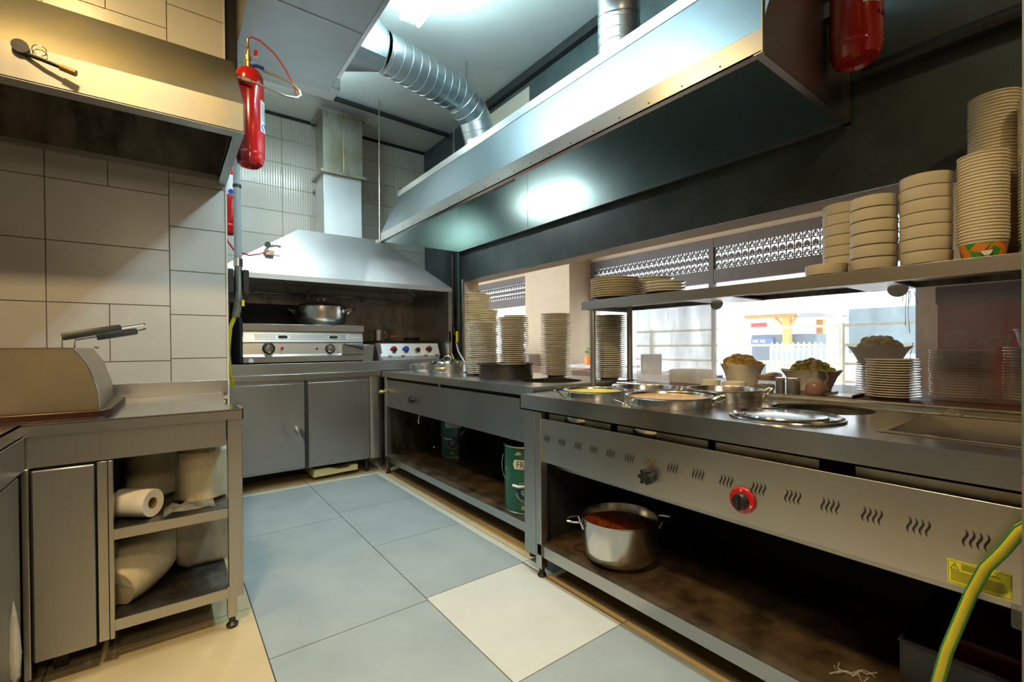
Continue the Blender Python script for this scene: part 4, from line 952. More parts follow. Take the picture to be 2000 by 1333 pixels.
def stack(name, x, y, z, n, dz, mb, mats, what, where, group, cat, jit=0.0025, last=None, mats0=None):
    me = None; first = None
    rnd = random.Random(where)
    for k in range(n):
        o = None
        pos = 'bottom' if k == 0 else ('top' if k == n-1 else ordw(n-k)+' from top')
        lab = f'{what}, {pos} of the {where}' if k in (0, n-1) else f'{what}, {pos} in the {where}'
        if n == 1: lab = what+' '+where
        if first is None:
            first = obj(name, mb, mats, None, angle=50); o = first
        else:
            o = first.copy(); COL.objects.link(o)
        o.location = (x+rnd.uniform(-jit, jit), y+rnd.uniform(-jit, jit), z+k*dz)
        o.rotation_euler = (0, 0, rnd.uniform(0, 6.28))
        tag(o, lab, cat, group)
stack('dinner_plate', 1.937, 2.975, ZF, 28, 0.0142, plate_mesh(0.115), WHT, 'white plate', 'leftmost tall stack on the far counter', 'plates of the leftmost tall stack', 'plate')
stack('dinner_plate', 2.06, 2.735, ZF, 29, 0.0148, plate_mesh(0.122), WHT, 'white plate', 'tall stack behind the black pan', 'plates of the second tall stack', 'plate')
stack('dinner_plate', 2.22, 2.43, ZF, 32, 0.0138, plate_mesh(0.110), WHT, 'white plate', 'tall plate stack left of the shelf post', 'plates of the tall stack left of the post', 'plate')
stack('dinner_plate', 2.32, 2.02, ZF, 31, 0.0132, plate_mesh(0.103), WHT, 'white plate', 'tall plate stack behind the shelf post', 'plates of the tall stack behind the post', 'plate')
stack('dinner_plate', 2.35, 0.556, 0.922, 16, 0.0098, plate_mesh(0.089, 0.016, 0.004), WHT, 'white plate', 'low stack in front of the glass', 'plates of the low right stack', 'plate')
stack('dinner_plate', 2.56, 0.66, 0.922, 13, 0.0105, plate_mesh(0.080, 0.016, 0.004), WHT, 'white plate', 'half-hidden stack under the potato bowl', 'plates of the half-hidden stack', 'plate')
stack('dinner_plate', 2.56, 0.39, 0.922, 18, 0.0106, plate_mesh(0.096, 0.016, 0.004), WHT, 'white plate', 'wide plate stack behind the splashed glass', 'plates of the wide stack behind glass', 'plate')
stack('dinner_plate', 2.56, 0.185, 0.922, 18, 0.0112, plate_mesh(0.088, 0.017, 0.004), WHT, 'white plate', 'plate stack behind glass at the right edge', 'plates of the right-edge stack', 'plate')
SZ = 1.412
stack('serving_plate', 2.16, 1.835, SZ, 9, 0.0135, plate_mesh(0.145, 0.026, 0.005), BOWLM, 'large cream plate', 'stack at the left end of the shelf', 'large plates at the shelf end', 'plate')
stack('side_plate', 2.40, 1.735, SZ, 9, 0.0155, plate_mesh(0.118, 0.022, 0.005), WHT, 'white plate', 'back shelf stack behind the large plates', 'plates in the back shelf stack', 'plate')
stack('side_plate', 2.13, 1.469, SZ, 4, 0.016, plate_mesh(0.106, 0.022, 0.005), WHT, 'white plate', 'low four-plate stack on the shelf', 'plates in the low shelf stack', 'plate')
stack('shallow_bowl', 2.27, 0.694, SZ, 7, 0.0435, bowl_mesh(0.080, 0.05), BOWLM, 'cream straight-sided bowl', 'hindmost bowl stack on the shelf', 'bowls of the hindmost shelf stack', 'bowl', 0.001)
stack('shallow_bowl', 2.12, 0.714, SZ, 1, 0.0435, bowl_mesh(0.072, 0.05), BOWLM, 'single cream straight-sided bowl', 'standing alone at the shelf edge', 'single shelf bowl', 'bowl', 0.001)
stack('shallow_bowl', 2.12, 0.559, SZ, 6, 0.0455, bowl_mesh(0.072, 0.05), BOWLM, 'cream straight-sided bowl', 'middle bowl stack on the shelf', 'bowls of the middle shelf stack', 'bowl', 0.001)
stack('shallow_bowl', 2.12, 0.411, SZ, 7, 0.0440, bowl_mesh(0.070, 0.05), BOWLM, 'cream straight-sided bowl', 'bowl stack next to the paper tubs', 'bowls of the stack next to the tubs', 'bowl', 0.001)
stack('paper_tub', 2.11, 0.269, SZ, 27, 0.0105, tub_mesh(0.061, 0.066), [CUPW, CUPP], 'printed paper tub', 'front tub stack on the shelf', 'tubs of the front stack', 'tub', 0.0006)
stack('paper_tub', 2.265, 0.262, SZ, 48, 0.0108, tub_mesh(0.065, 0.066), [CUPW, CUPP], 'printed paper tub', 'tallest tub stack, behind the front one', 'tubs of the tallest stack', 'tub', 0.0006)
stack('paper_tub', 2.20, 0.142, SZ, 42, 0.0108, tub_mesh(0.060, 0.066), [CUPW, CUPP], 'printed paper tub', 'tub stack cut by the right picture edge', 'tubs of the stack at the picture edge', 'tub', 0.0006)
# little bowl drawing on the front tub
t0 = bpy.data.objects['paper_tub']
bp_ = MB(); cyx = Vector((2.11, 0.269, 0)); Rr = 0.0545
def onc(a, z): return Vector((cyx.x+(Rr+0.0005)*math.cos(a), cyx.y+(Rr+0.0005)*math.sin(a), z))
A0 = math.radians(196)
vs = [onc(A0+0.26*math.cos(pi+pi*k/12), SZ+0.028+0.018*math.sin(pi+pi*k/12)) for k in range(13)]
t0.rotation_euler = (0, 0, 0); t0.location = (2.11, 0.269, SZ)
bp_.add(vs, [tuple(range(13))]); bp_.add([onc(A0-0.12, SZ+0.008), onc(A0+0.12, SZ+0.008), onc(A0+0.09, SZ+0.014), onc(A0-0.09, SZ+0.014)], [(0, 1, 2, 3)])
obj('printed_bowl', bp_, PLAW, t0)
obj('printed_outline', MB().tube(vs, 0.0008, 4, closed=True).tube([onc(A0-0.05, SZ+0.028), onc(A0+0.16, SZ+0.045)], 0.0014, 4), INK, t0)
stack('foam_dish', 2.168, 3.42, ZF, 33, 0.020, plate_mesh(0.092, 0.045, 0.004, 0.7), FOAM, 'cream card dish', 'tallest corner stack', 'dishes of the tallest corner stack', 'dish')
stack('foam_dish', 2.36, 3.62, ZF, 34, 0.020, plate_mesh(0.096, 0.045, 0.004, 0.7), FOAM, 'cream card dish', 'stack behind the tallest corner one', 'dishes of the rear corner stack', 'dish')
stack('foam_dish', 2.17, 3.21, ZF, 25, 0.020, plate_mesh(0.080, 0.045, 0.004, 0.7), FOAM, 'cream card dish', 'narrow stack behind the leftmost plates', 'dishes of the narrow stack', 'dish')
stack('foam_dish', 2.30, 3.02, ZF, 22, 0.0205, plate_mesh(0.095, 0.045, 0.004, 0.7), FOAM, 'cream card dish', 'stack between two leftmost plate stacks', 'dishes of the stack between plates', 'dish')

# ------------------------------------------------------------------ over-counter shelf with glass
t = thing('hatch_shelf', (2.2, 0.9, 0.90), 'stainless shelf on round posts across the serving hatch', 'shelf')
obj('shelf_board', MB().box(2.0, 2.46, -0.8, 1.957, 1.404, 1.411).box(2.455, 2.46, -0.8, 1.957, 1.375, 1.405), STD, t)
obj('front_lip', MB().box(1.997, 2.002, -0.8, 1.957, 1.362, 1.412).box(2.0, 2.02, -0.8, 1.957, 1.362, 1.366), ST, t, 0.001)
obj('end_lip', MB().box(2.0, 2.46, 1.953, 1.957, 1.362, 1.412), ST, t)
for (y0, y1) in ((1.10, 1.34), (0.50, 0.66), (-0.3, -0.1)): obj('reflection_strip', MB().box(2.01, 2.455, y0, y1, 1.372, 1.380), mat('bright_reflection_strip', (0.85, 0.84, 0.82), 0.3, 1.0), t)  # bright strips stand in for window reflections on the shelf underside
obj('reinforcing_channel', MB().box(2.12, 2.30, 1.36, 1.92, 1.385, 1.404).box(2.12, 2.30, 0.68, 1.08, 1.385, 1.404).box(2.12, 2.30, -0.1, 0.48, 1.385, 1.404), STD, t)
obj('post', MB().cyl((2.030, 1.895, 0.90), 0.0175, 0.504, 16), ST, t)
obj('post', MB().cyl((2.395, 1.915, 0.922), 0.0190, 0.482, 16), ST, t)
obj('post', MB().cyl((2.395, -0.60, 0.922), 0.0135, 0.482, 16), ST, t)
g1 = obj('glass_pane', MB().box(2.400, 2.406, 1.33, 1.865, 0.925, 1.372), GHAZE, t, label='steamed glass pane')
g2 = obj('glass_pane', MB().box(2.400, 2.406, -0.5, 0.745, 0.925, 1.372), GDIRT, t, label='splashed glass pane')
for gy, g_ in ((1.325, g1), (0.55, g2)):
    cm = MB(); cm.prism([(gy+0.034*math.cos(pi+pi*a/12), 1.372+0.034*math.sin(pi+pi*a/12)) for a in range(13)], 'X', 2.388, 2.398)
    cm.cyl((2.382, gy, 1.355), 0.006, 0.008, 10, axis='X'); obj('clamp', cm, STC, g_)
dm = MB(); rnd = random.Random(11)
for (y, zt, L) in ((0.525, 1.36, 0.14), (0.517, 1.36, 0.17), (0.512, 1.36, 0.06), (0.50, 1.355, 0.05), (0.533, 1.36, 0.04), (0.505, 1.15, 0.07)):
    pts = []; yy = y
    for k in range(7): pts.append((2.3992, yy, zt-L*k/6)); yy += rnd.uniform(-.003, .003)
    dm.tube(pts, [0.0016]+[0.0009]*5+[0.0014], 5)
obj('sauce_drip', dm, mat('dark_red_sauce', (0.12, 0.01, 0.012), 0.3), g2)

# ------------------------------------------------------------------ things on the ledge
HRS = ['far right', 'right of far', 'far side', 'left of far', 'far left', 'left', 'near left', 'left of near', 'near side', 'right of near', 'near right', 'right']
def square_bowl(x, y, z, r, h, label, fill, n, fr, seed, fname, flab, ffg):
    t = thing('serving_bowl', (x, y, z), label, 'bowl')
    b = MB(); pr = [(0.58, 0.0), (0.62, 0.0), (0.70, h*0.3), (0.82, h*0.7), (1.0, h), (0.975, h), (0.79, h*0.7), (0.66, h*0.32), (0.5, 0.006)]
    n_ = 32; vs = []
    for (q, zz) in pr:
        for k in range(n_):
            a = 2*pi*k/n_; c, s = math.cos(a), math.sin(a); e = 3.0
            w = (abs(c)**e+abs(s)**e)**(-1/e); px, py = q*r*w*c, q*r*w*s
            ca, sa = math.cos(-0.5), math.sin(-0.5); vs.append((x+px*ca-py*sa, y+px*sa+py*ca, z+zz+(0.012*(w-1)/0.19 if q > 0.9 else 0)))
    b.add(vs, [(i*n_+k, i*n_+(k+1) % n_, (i+1)*n_+(k+1) % n_, (i+1)*n_+k) for i in range(len(pr)-1) for k in range(n_)])
    b.add([vs[(len(pr)-1)*n_+k] for k in range(n_)], [tuple(range(n_))]); b.add([vs[k] for k in range(n_)], [tuple(range(n_))])
    obj('body', b, WHT, t)
    rnd = random.Random(seed); first = None; pts = []; used = set()
    for k in range(n):
        a = k*2.4; q = math.sqrt((k+0.5)/n)
        rr = r*0.70*q; px, py = x+rr*math.cos(a), y+rr*math.sin(a)
        pz = z+h-0.004+(1-q*q)*r*0.36+rnd.uniform(-.003, .003)
        if first is None:
            mbb = MB(); seg = 14; pf = []
            for i in range(9):
                th = pi*i/8; pf.append((max(0.0001, fr*math.sin(th)*(1+0.06*math.sin(3*th))), -fr*0.85*math.cos(th)))
            mbb.lathe(pf, (0, 0, 0), seg)
            for v in mbb.v: v *= 1+0.06*math.sin(v.x*200)+0.05*math.cos(v.y*170)
            first = obj(fname, mbb, fill, None, angle=80); o = first
        else: o = first.copy(); COL.objects.link(o)
        o.location = (px, py, pz); o.rotation_euler = (rnd.uniform(-.5, .5), rnd.uniform(-.5, .5), rnd.uniform(0, 6)); s = rnd.uniform(.85, 1.15); o.scale = (s, s*rnd.uniform(.9, 1.2), s)
        hh = int(round((a % (2*pi))/(2*pi)*12)) % 12; band = 'at the heap top' if q < 0.4 else ('midway up the heap' if q < 0.75 else 'along the rim')
        while (hh, band) in used: hh = (hh+1) % 12
        used.add((hh, band))
        tag(o, f'{flab}, {band}, {HRS[hh]}', 'food', ffg)
LZ = 0.922
square_bowl(2.47, 1.225, LZ, 0.100, 0.115, 'white flared bowl of bread beside the two small dishes', BREAD, 11, 0.034, 1, 'bread_piece', 'golden bread piece in left bowl', 'bread pieces in the left bowl')
square_bowl(2.52, 0.915, LZ, 0.118, 0.095, 'white flared bowl of small potatoes behind the oil bottle', POTATO, 24, 0.0215, 2, 'small_potato', 'potato in bowl behind oil bottle', 'potatoes in the middle bowl')
square_bowl(2.62, 0.67, 1.055, 0.108, 0.075, 'white flared bowl of potatoes on top of stacked plates behind glass', POTATO, 18, 0.024, 3, 'small_potato', 'potato in raised bowl behind glass', 'potatoes in the raised bowl')
t = thing('oil_bottle', (2.31, 0.822, LZ), 'small glass bottle of reddish oil with a stopper', 'bottle')
obj('glass_body', MB().lathe([(0.0001, LZ), (0.040, LZ), (0.044, LZ+0.012), (0.042, LZ+0.04), (0.026, LZ+0.062), (0.012, LZ+0.075), (0.011, LZ+0.115), (0.013, LZ+0.12)], (2.31, 0.822, 0), 28), GLB, t)
obj('oil', MB().lathe([(0.0001, LZ+0.004), (0.038, LZ+0.004), (0.041, LZ+0.013), (0.039, LZ+0.04), (0.030, LZ+0.054), (0.0001, LZ+0.054)], (2.31, 0.822, 0), 28), OIL, t)
obj('stopper', MB().cyl((2.31, 0.822, LZ+0.118), 0.014, 0.032, 14), CORK, t)
obj('glass_handle', MB().tube([(2.325, 0.806, LZ+0.11), (2.34, 0.788, LZ+0.10), (2.345, 0.783, LZ+0.07), (2.335, 0.795, LZ+0.05)], 0.003, 6), GLB, t)
t = thing('spice_jar', (2.28, 1.02, LZ), 'round glass spice jar with a dark dried filling', 'jar')
obj('glass_body', MB().lathe([(0.0001, LZ), (0.034, LZ), (0.042, LZ+0.02), (0.038, LZ+0.05), (0.030, LZ+0.062)], (2.28, 1.02, 0), 24), GLB, t)
obj('filling', MB().lathe([(0.0001, LZ+0.003), (0.032, LZ+0.003), (0.039, LZ+0.02), (0.037, LZ+0.034), (0.0001, LZ+0.036)], (2.28, 1.02, 0), 24), HERB, t)
obj('lid', MB().cyl((2.28, 1.02, LZ+0.060), 0.034, 0.018, 20), CORK, t)
for (x, y, r, h, lab) in ((2.265, 0.948, 0.019, 0.072, 'narrow steel shaker beside the spice jar'), (2.275, 0.897, 0.027, 0.072, 'wider steel canister beside the narrow shaker')):
    t = thing('steel_shaker', (x, y, LZ), lab, 'shaker')
    obj('body', MB().lathe([(0.0001, LZ), (r, LZ), (r, LZ+h-0.012)], (x, y, 0), 24), STC, t)
    obj('lid', MB().lathe([(r+0.001, LZ+h-0.014), (r+0.001, LZ+h-0.002), (r-0.003, LZ+h), (0.0001, LZ+h)], (x, y, 0), 24), CHR, t)
def tagdish(x, y, r, lab): return tag(obj('small_dish', MB().lathe([(0.0001, LZ), (r*0.86, LZ), (r, LZ+0.006), (r, LZ+0.04), (r-0.004, LZ+0.04), (r-0.006, LZ+0.008), (0.0001, LZ+0.006)], (x, y, 0), 28), WHT), lab, 'dish')
tagdish(2.30, 1.31, 0.050, 'small white dish behind, left of the other'); tagdish(2.255, 1.16, 0.055, 'small white dish standing below the bread bowl')
tag(obj('steel_tray', MB().box(2.24, 2.38, 0.66, 0.76, LZ, LZ+0.006).box(2.24, 2.38, 0.66, 0.664, LZ, LZ+0.014).box(2.24, 2.38, 0.756, 0.76, LZ, LZ+0.014), ST), 'small flat steel tray between oil bottle and plate stack', 'tray')
t = thing('black_pot', (2.62, 1.66, LZ), 'low round black pot on the ledge behind the steamed glass', 'pot')
obj('body', MB().lathe([(0.0001, LZ), (0.125, LZ), (0.13, LZ+0.01), (0.13, LZ+0.065), (0.12, LZ+0.07), (0.0001, LZ+0.07)], (2.62, 1.62, 0), 32), IRON, t)
obj('knob', MB().cyl((2.51, 1.68, LZ+0.045), 0.008, 0.01, 10), CHR, t)
t = thing('sauce_tub', (2.56, 0.17, LZ+0.213), 'lilac plastic tub on the plate stack at the right edge', 'tub')
obj('body', MB().lathe([(0.0001, LZ+0.213), (0.060, LZ+0.213), (0.072, LZ+0.268), (0.076, LZ+0.27), (0.076, LZ+0.276), (0.0001, LZ+0.276)], (2.56, 0.17, 0), 28), PURP, t)
text('tub_lettering', 'DO', 0.026, PLAW, t, (0, 0, LZ+0.232), (1, 0, 0), (0, 0, 1), bend=((2.56, 0.17), 0.0685, math.radians(162)))

# ------------------------------------------------------------------ under the right counters
z = 0.164
pot('stew_pot', (1.654, 1.387, z), 0.172, 0.200, 'deep dented steel pot of red stew on the lower shelf', contents=SOUP, level=0.80, hd=VD, hz=0.185, ho=0.07, hw=0.04, hr=0.0055, rise=0.0, bot=0.05, drop=0.03)
def tin(x, y, z, label, a0):
    r, h = 0.135, 0.392
    t = thing('oil_tin', (x, y, z), label, 'tin')
    obj('body', MB().lathe([(0.0001, z+0.004), (r, z+0.004), (r, z+h), (r-0.003, z+h), (r-0.003, z+0.1), (0.0001, z+0.1)], (x, y, 0), 44), TING, t)
    obj('rim', MB().lathe([(r, z), (r+0.004, z+0.002), (r+0.004, z+0.010), (r, z+0.012)], (x, y, 0), 44), TINR, t)
    obj('rim', MB().lathe([(r-0.004, z+h-0.004), (r+0.004, z+h-0.004), (r+0.005, z+h+0.004), (r-0.004, z+h+0.004)], (x, y, 0), 44), TINR, t)
    R = r+0.0008; lb = MB(); n = 18; vs = []
    for i in range(n+1):
        u = i/n; a = a0-0.12+1.15*u; hh = 0.027*math.sqrt(max(0.02, 1-max(0, abs(u-0.5)*2-0.86)**2/0.0196))
        vs += [(x+R*math.cos(a), y+R*math.sin(a), z+0.292-hh), (x+R*math.cos(a), y+R*math.sin(a), z+0.292+hh)]
    lb.add(vs, [(2*i, 2*i+2, 2*i+3, 2*i+1) for i in range(n)])
    lo = obj('name_plate', lb, CREAML, t)
    text('lettering', 'FRİTA', 0.054, NAVY, lo, (0, 0, z+0.274), (1, 0, 0), (0, 0, 1), bend=((x, y), R+0.0005, a0+0.03), sx=0.88)
    def wr(u, zz): a = a0+0.42+u/R; return (x+(R+0.0003)*math.cos(a), y+(R+0.0003)*math.sin(a), z+zz)
    em = MB().tube([wr(0.040*math.cos(k*pi/16), 0.135+0.040*math.sin(k*pi/16)) for k in range(32)], 0.006, 5, closed=True)
    obj('round_emblem', em, NAVY, t)
    ei = MB(); ei.tube([wr(0.015*math.cos(k*pi/8), 0.135+0.015*math.sin(k*pi/8)) for k in range(16)], 0.009, 5, closed=True)
    obj('emblem_centre', ei, mat('pale_green_emblem', (0.25, 0.42, 0.38), 0.5), t)
    et = MB()
    em2 = MB()
    for k in range(22):
        a = -0.2-2.7*k/21; q = 0.050; et.tube([wr(q*math.cos(a), 0.135+q*math.sin(a)), wr((q+0.007)*math.cos(a+0.05), 0.135+(q+0.007)*math.sin(a+0.05))], 0.0018, 4)
    for k in range(12):
        a = 0.9+1.3*k/11; q = 0.050; em2.tube([wr(q*math.cos(a), 0.135+q*math.sin(a)), wr((q+0.007)*math.cos(a+0.05), 0.135+(q+0.007)*math.sin(a+0.05))], 0.0014, 4)
    obj('emblem_lettering', et, CREAML, t); obj('emblem_lettering', em2, CREAML, t)
    sp = MB()
    for (u0, u1, zz) in ((-0.055, -0.02, 0.355), (-0.048, -0.03, 0.362), (-0.06, -0.025, 0.349)): sp.tube([wr(u0, zz), wr(u1, zz+0.002)], 0.002, 4)
    for q in range(4): sp.tube([wr(-0.02, 0.032+0.006*q), wr(0.012, 0.032+0.006*q)], 0.0018, 4)
    obj('small_print', sp, CREAML, t)
    hp = [wr(-0.115, 0.32)]
    d = Vector((math.cos(a0+0.2), math.sin(a0+0.2), 0)); c = Vector((x, y, z)); n2 = Vector((-d.y, d.x, 0))
    bail = []
    for k in range(13):
        th = pi*k/12; bail.append(c+n2*(-(r+0.014))*math.cos(th)+d*((r+0.022)*math.sin(th))+Vector((0, 0, 0.315-0.145*math.sin(th))))
    bo = obj('bail_handle', MB().tube(bail, 0.0022, 6), CHR, t)
    obj('grip', MB().tube([bail[5], bail[6], bail[7]], 0.008, 8), PLAW, bo)
    return t
tin(1.735, 2.17, 0.166, 'green frying oil tin at the front of the side counter shelf, beside the leg', math.radians(203))
tin(2.085, 3.63, 0.166, 'green frying oil tin far back on the side counter shelf', math.radians(203))
t = thing('black_crate', (1.80, 0.17, z), 'black plastic crate on the lower shelf at the far right', 'crate')
c = MB(); x0, x1, y0, y1, z1 = 1.60, 2.05, -0.08, 0.365, 0.335
c.box(x0, x1, y0, y1, z, z+0.006).box(x0, x0+0.006, y0, y1, z, z1).box(x1-0.006, x1, y0, y1, z, z1).box(x0, x1, y0, y0+0.006, z, z1).box(x0, x1, y1-0.006, y1, z, z1)
obj('body', c, BLK, t, 0.001)
obj('rim', MB().tube([(x0, y0, z1), (x1, y0, z1), (x1, y1, z1), (x0, y1, z1)], 0.006, 6, closed=True), BLK, t)
tag(obj('toolbox', MB().prism([(0.02, 0.18), (0.30, 0.18), (0.30, 0.33), (0.26, 0.37), (0.06, 0.37), (0.02, 0.33)], 'X', 1.66, 1.95), mat('dark_red_plastic', (0.10, 0.008, 0.008), 0.4), None, 0.01), 'dark red plastic box inside the black crate', 'box')
tag(obj('plastic_tub', MB().box(1.52, 1.60, 0.02, 0.150, 0.50, 0.60), WRAP, None, 0.006), 'clear plastic container hanging behind the warning sticker', 'container')
hs = [(1.40, 0.09, 0.80), (1.42, 0.125, 0.758), (1.425, 0.150, 0.705), (1.43, 0.178, 0.655), (1.432, 0.200, 0.59), (1.43, 0.224, 0.50), (1.428, 0.240, 0.44), (1.425, 0.255, 0.36), (1.42, 0.27, 0.25), (1.40, 0.30, 0.10), (1.36, 0.34, 0.015), (1.2, 0.36, 0.012)]
t = thing('gas_hose', (1.42, 0.2, 0), 'thick yellow hose with green stripes hanging in front of the counter', 'hose')
obj('hose', MB().tube(hs, 0.0115, 16), YEL, t)
obj('stripe', MB().tube([(a-0.0060, b+0.0095, c_+0.003) for a, b, c_ in hs], 0.0020, 6), GRN, t)
obj('stripe', MB().tube([(a-0.0085, b-0.0080, c_-0.003) for a, b, c_ in hs], 0.0020, 6), GRN, t)
wm = MB(); rnd = random.Random(9)
for i in range(3):
    pts = [(1.56+0.02*i+rnd.uniform(-.03, .03)+0.01*k, 0.52-0.014*k+rnd.uniform(-.006, .006), z+0.004+rnd.uniform(0, .012)) for k in range(7)]; wm.tube(pts, 0.002, 5)
tag(obj('plastic_wrap', wm, WRAP), 'shred of clear wrap on the greasy lower shelf', 'wrap')

DCREAM = mat('dining_wall_paint', (0.40, 0.32, 0.22), 0.8, var=0.04)
# ------------------------------------------------------------------ dining room beyond the hatch
wf = MB().box(2.6, 12, -3, 14, -0.06, 0.0); struct('floor_dining', wf, mat('dining_floor', (0.30, 0.24, 0.19), 0.4))
struct('ceiling_dining', MB().box(2.6, 6.3, -3, 14, 3.2, 3.3), DCREAM)
WX = 6.0
wd = MB()
wd.box(WX, WX+0.2, -3, 14, 2.60, 3.2)             # over the windows
wd.box(WX, WX+0.2, -3, 1.20, 0, 2.60)             # right of the windows
wd.box(WX, WX+0.2, 5.60, 6.85, 0, 2.60)
wd.box(WX, WX+0.2, 1.20, 5.60, 0, 0.45); wd.box(WX, WX+0.2, 6.85, 14, 0, 0.45)
wd.box(5.46, WX, 5.63, 6.83, 0, 3.2)              # pier
struct('wall_dining', wd, DCREAM)
struct('wall_dining_end', MB().box(2.6, 6.2, -3.1, -3.0, 0, 3.2).box(2.6, 6.2, 14, 14.1, 0, 3.2), DCREAM)
struct('wall_dark', MB().box(2.60, 5.99, -0.62, -0.56, 0, 3.2), mat('dark_brown_wall', (0.10, 0.075, 0.05), 0.7))
def window(n, ya, yb, mull):
    f = MB()
    f.box(WX-0.03, WX+0.05, ya, yb, 2.47, 2.60).box(WX-0.03, WX+0.05, ya, yb, 1.99, 2.17)
    for y in [ya, yb-0.07]+mull: f.box(WX-0.035, WX+0.05, y, y+0.07, 1.9, 2.60)
    o = struct(f'window_{n}', f, FRAME)
    l = MB(); y = ya+0.07
    while y < yb-0.08:
        z0 = 2.17
        for (r_, zz) in ((0.0, 0), (0.5, 0)):
            pass
        l.box(WX, WX+0.012, y-0.007, y+0.007, 2.17, 2.47)
        for q in range(3):
            zc = 2.22+0.10*q; k = 8
            l.tube([(WX+0.006, y+0.045+0.028*math.cos(a*2*pi/k), zc+0.036*math.sin(a*2*pi/k)) for a in range(k)], 0.0095, 4, closed=True)
            l.tube([(WX+0.006, y, zc-0.05), (WX+0.006, y+0.045, zc+0.02), (WX+0.006, y+0.045, zc+0.05)], 0.0075, 4).tube([(WX+0.006, y+0.09, zc-0.05), (WX+0.006, y+0.045, zc+0.02)], 0.0075, 4)
        l.box(WX, WX+0.012, y+0.015, y+0.075, 2.30, 2.34)
        y += 0.09
    lat = obj('lattice', l, FRAME, o)
    fr = MB()
    for y in [ya, yb-0.05]+[m_+0.01 for m_ in mull]: fr.box(WX+0.0, WX+0.05, y, y+0.04, 0.45, 1.99)
    fr.box(WX, WX+0.05, ya, yb, 0.45, 0.5)
    obj('lower_frame', fr, GREYP, o)
    obj('pane', MB().box(WX+0.06, WX+0.064, ya, yb, 0.5, 2.6), GLS, o)
    obj('blind_roller', MB().cyl((WX+0.10, ya, 1.90), 0.05, yb-ya, 12, axis='Y'), mat('pale_roller', (0.6, 0.6, 0.62), 0.5), o)
window(1, 1.20, 5.60, [3.35]); window(2, 6.85, 13.9, [9.3])
# round downlights
for i, (x, y) in enumerate(((4.2, 5.8), (4.6, 4.6), (4.6, 3.2))):
    t = thing('downlight', (x, y, 3.2), ('small warm downlight over the far tables', 'small warm downlight near the pier', 'small warm downlight over the near tables')[i], 'ceiling light')
    obj('ring', MB().lathe([(0.06, 3.199), (0.075, 3.19), (0.055, 3.19)], (x, y, 0), 20), PLAW, t)
    obj('lens', MB().lathe([(0.055, 3.191), (0.0001, 3.191)], (x, y, 0), 20), SPOT, t)
# chairs
def tub_chair(loc, rz, lab, m):
    t = thing('tub_chair', (0, 0, 0), lab, 'chair', 'chairs in the dining room')
    b = MB(); n = 20; vs = []
    for i in range(n+1):
        a = -0.35*pi+1.7*pi*i/n; hh = 0.86-0.12*abs(i-n/2)/(n/2)
        c, s = math.cos(a), math.sin(a)
        for (q, zz) in ((0.31, 0.25), (0.34, 0.5), (0.35, hh), (0.29, hh), (0.27, 0.5), (0.26, 0.3)): vs.append((c*q, s*q, zz))
    b.add(vs, [(i*6+k, (i+1)*6+k, (i+1)*6+(k+1) % 6, i*6+(k+1) % 6) for i in range(n) for k in range(6)]+[tuple(range(6)), tuple(n*6+k for k in range(6))])
    obj('backrest', b, m, t, 0.01)
    obj('seat', MB().lathe([(0.0001, 0.28), (0.27, 0.28), (0.285, 0.33), (0.27, 0.45), (0.0001, 0.46)], (0, 0, 0), 24), m, t)
    for (sx, sy) in ((1, 1), (1, -1), (-1, 1), (-1, -1)): obj('leg', MB().tube([(sx*0.16, sy*0.16, 0.28), (sx*0.2, sy*0.2, 0)], 0.013, 8), DARK, t)
    t.location = loc; t.rotation_euler = (0, 0, rz); return t
tub_chair((4.55, 5.25, 0), 0.5, 'dusty pink tub chair seen between the two tall plate stacks', PINK)
tub_chair((4.95, 3.35, 0), 2.6, 'brown-pink tufted chair behind the steamed glass', PINK)
tub_chair((4.6, 4.25, 0), 2.2, 'dusty pink chair right of the shelf post', PINK)
tub_chair((5.0, 2.45, 0), 3.0, 'mauve chair behind the bread bowl', MAUVE)
tub_chair((3.9, 1.36, 0), 2.6, 'mauve chair behind the potato bowl', MAUVE)
def table(loc, sx, sy, lab, m=GREYF):
    x, y = loc; t = thing('dining_table', (x, y, 0), lab, 'table')
    obj('tabletop', MB().box(x-sx, x+sx, y-sy, y+sy, 0.80, 0.84), m, t, 0.005)
    obj('pedestal', MB().cyl((x, y, 0.02), 0.03, 0.78, 12).lathe([(0.0001, 0), (0.25, 0), (0.25, 0.015), (0.0001, 0.02)], (x, y, 0), 24), DARK, t)
table((4.1, 3.15), 0.35, 0.75, 'grey dining table behind the steamed glass')
table((5.4, 4.9), 0.35, 0.5, 'pale dining table behind the pink chair', mat('pale_table', (0.6, 0.6, 0.6), 0.5))
t = thing('tissue_box', (4.05, 2.98, 0.84), 'grey tissue box with an oval opening on the table', 'box')
obj('box', MB().box(3.95, 4.15, 2.90, 3.02, 0.84, 1.05), GREYF, t, 0.005)
q = MB(); q.add([(3.949, 2.96+0.04*math.cos(k*pi/10), 0.95+0.07*math.sin(k*pi/10)) for k in range(20)], [tuple(range(20))]); obj('oval_opening', q, CREAML, t)
t = thing('flower_vase', (5.1, 5.25, 0.84), 'orange glass vase with small green leaves', 'vase')
obj('vase', MB().lathe([(0.0001, 0.84), (0.06, 0.84), (0.06, 0.98), (0.05, 0.98), (0.05, 0.85)], (5.3, 5.05, 0), 16), ORNG, t)
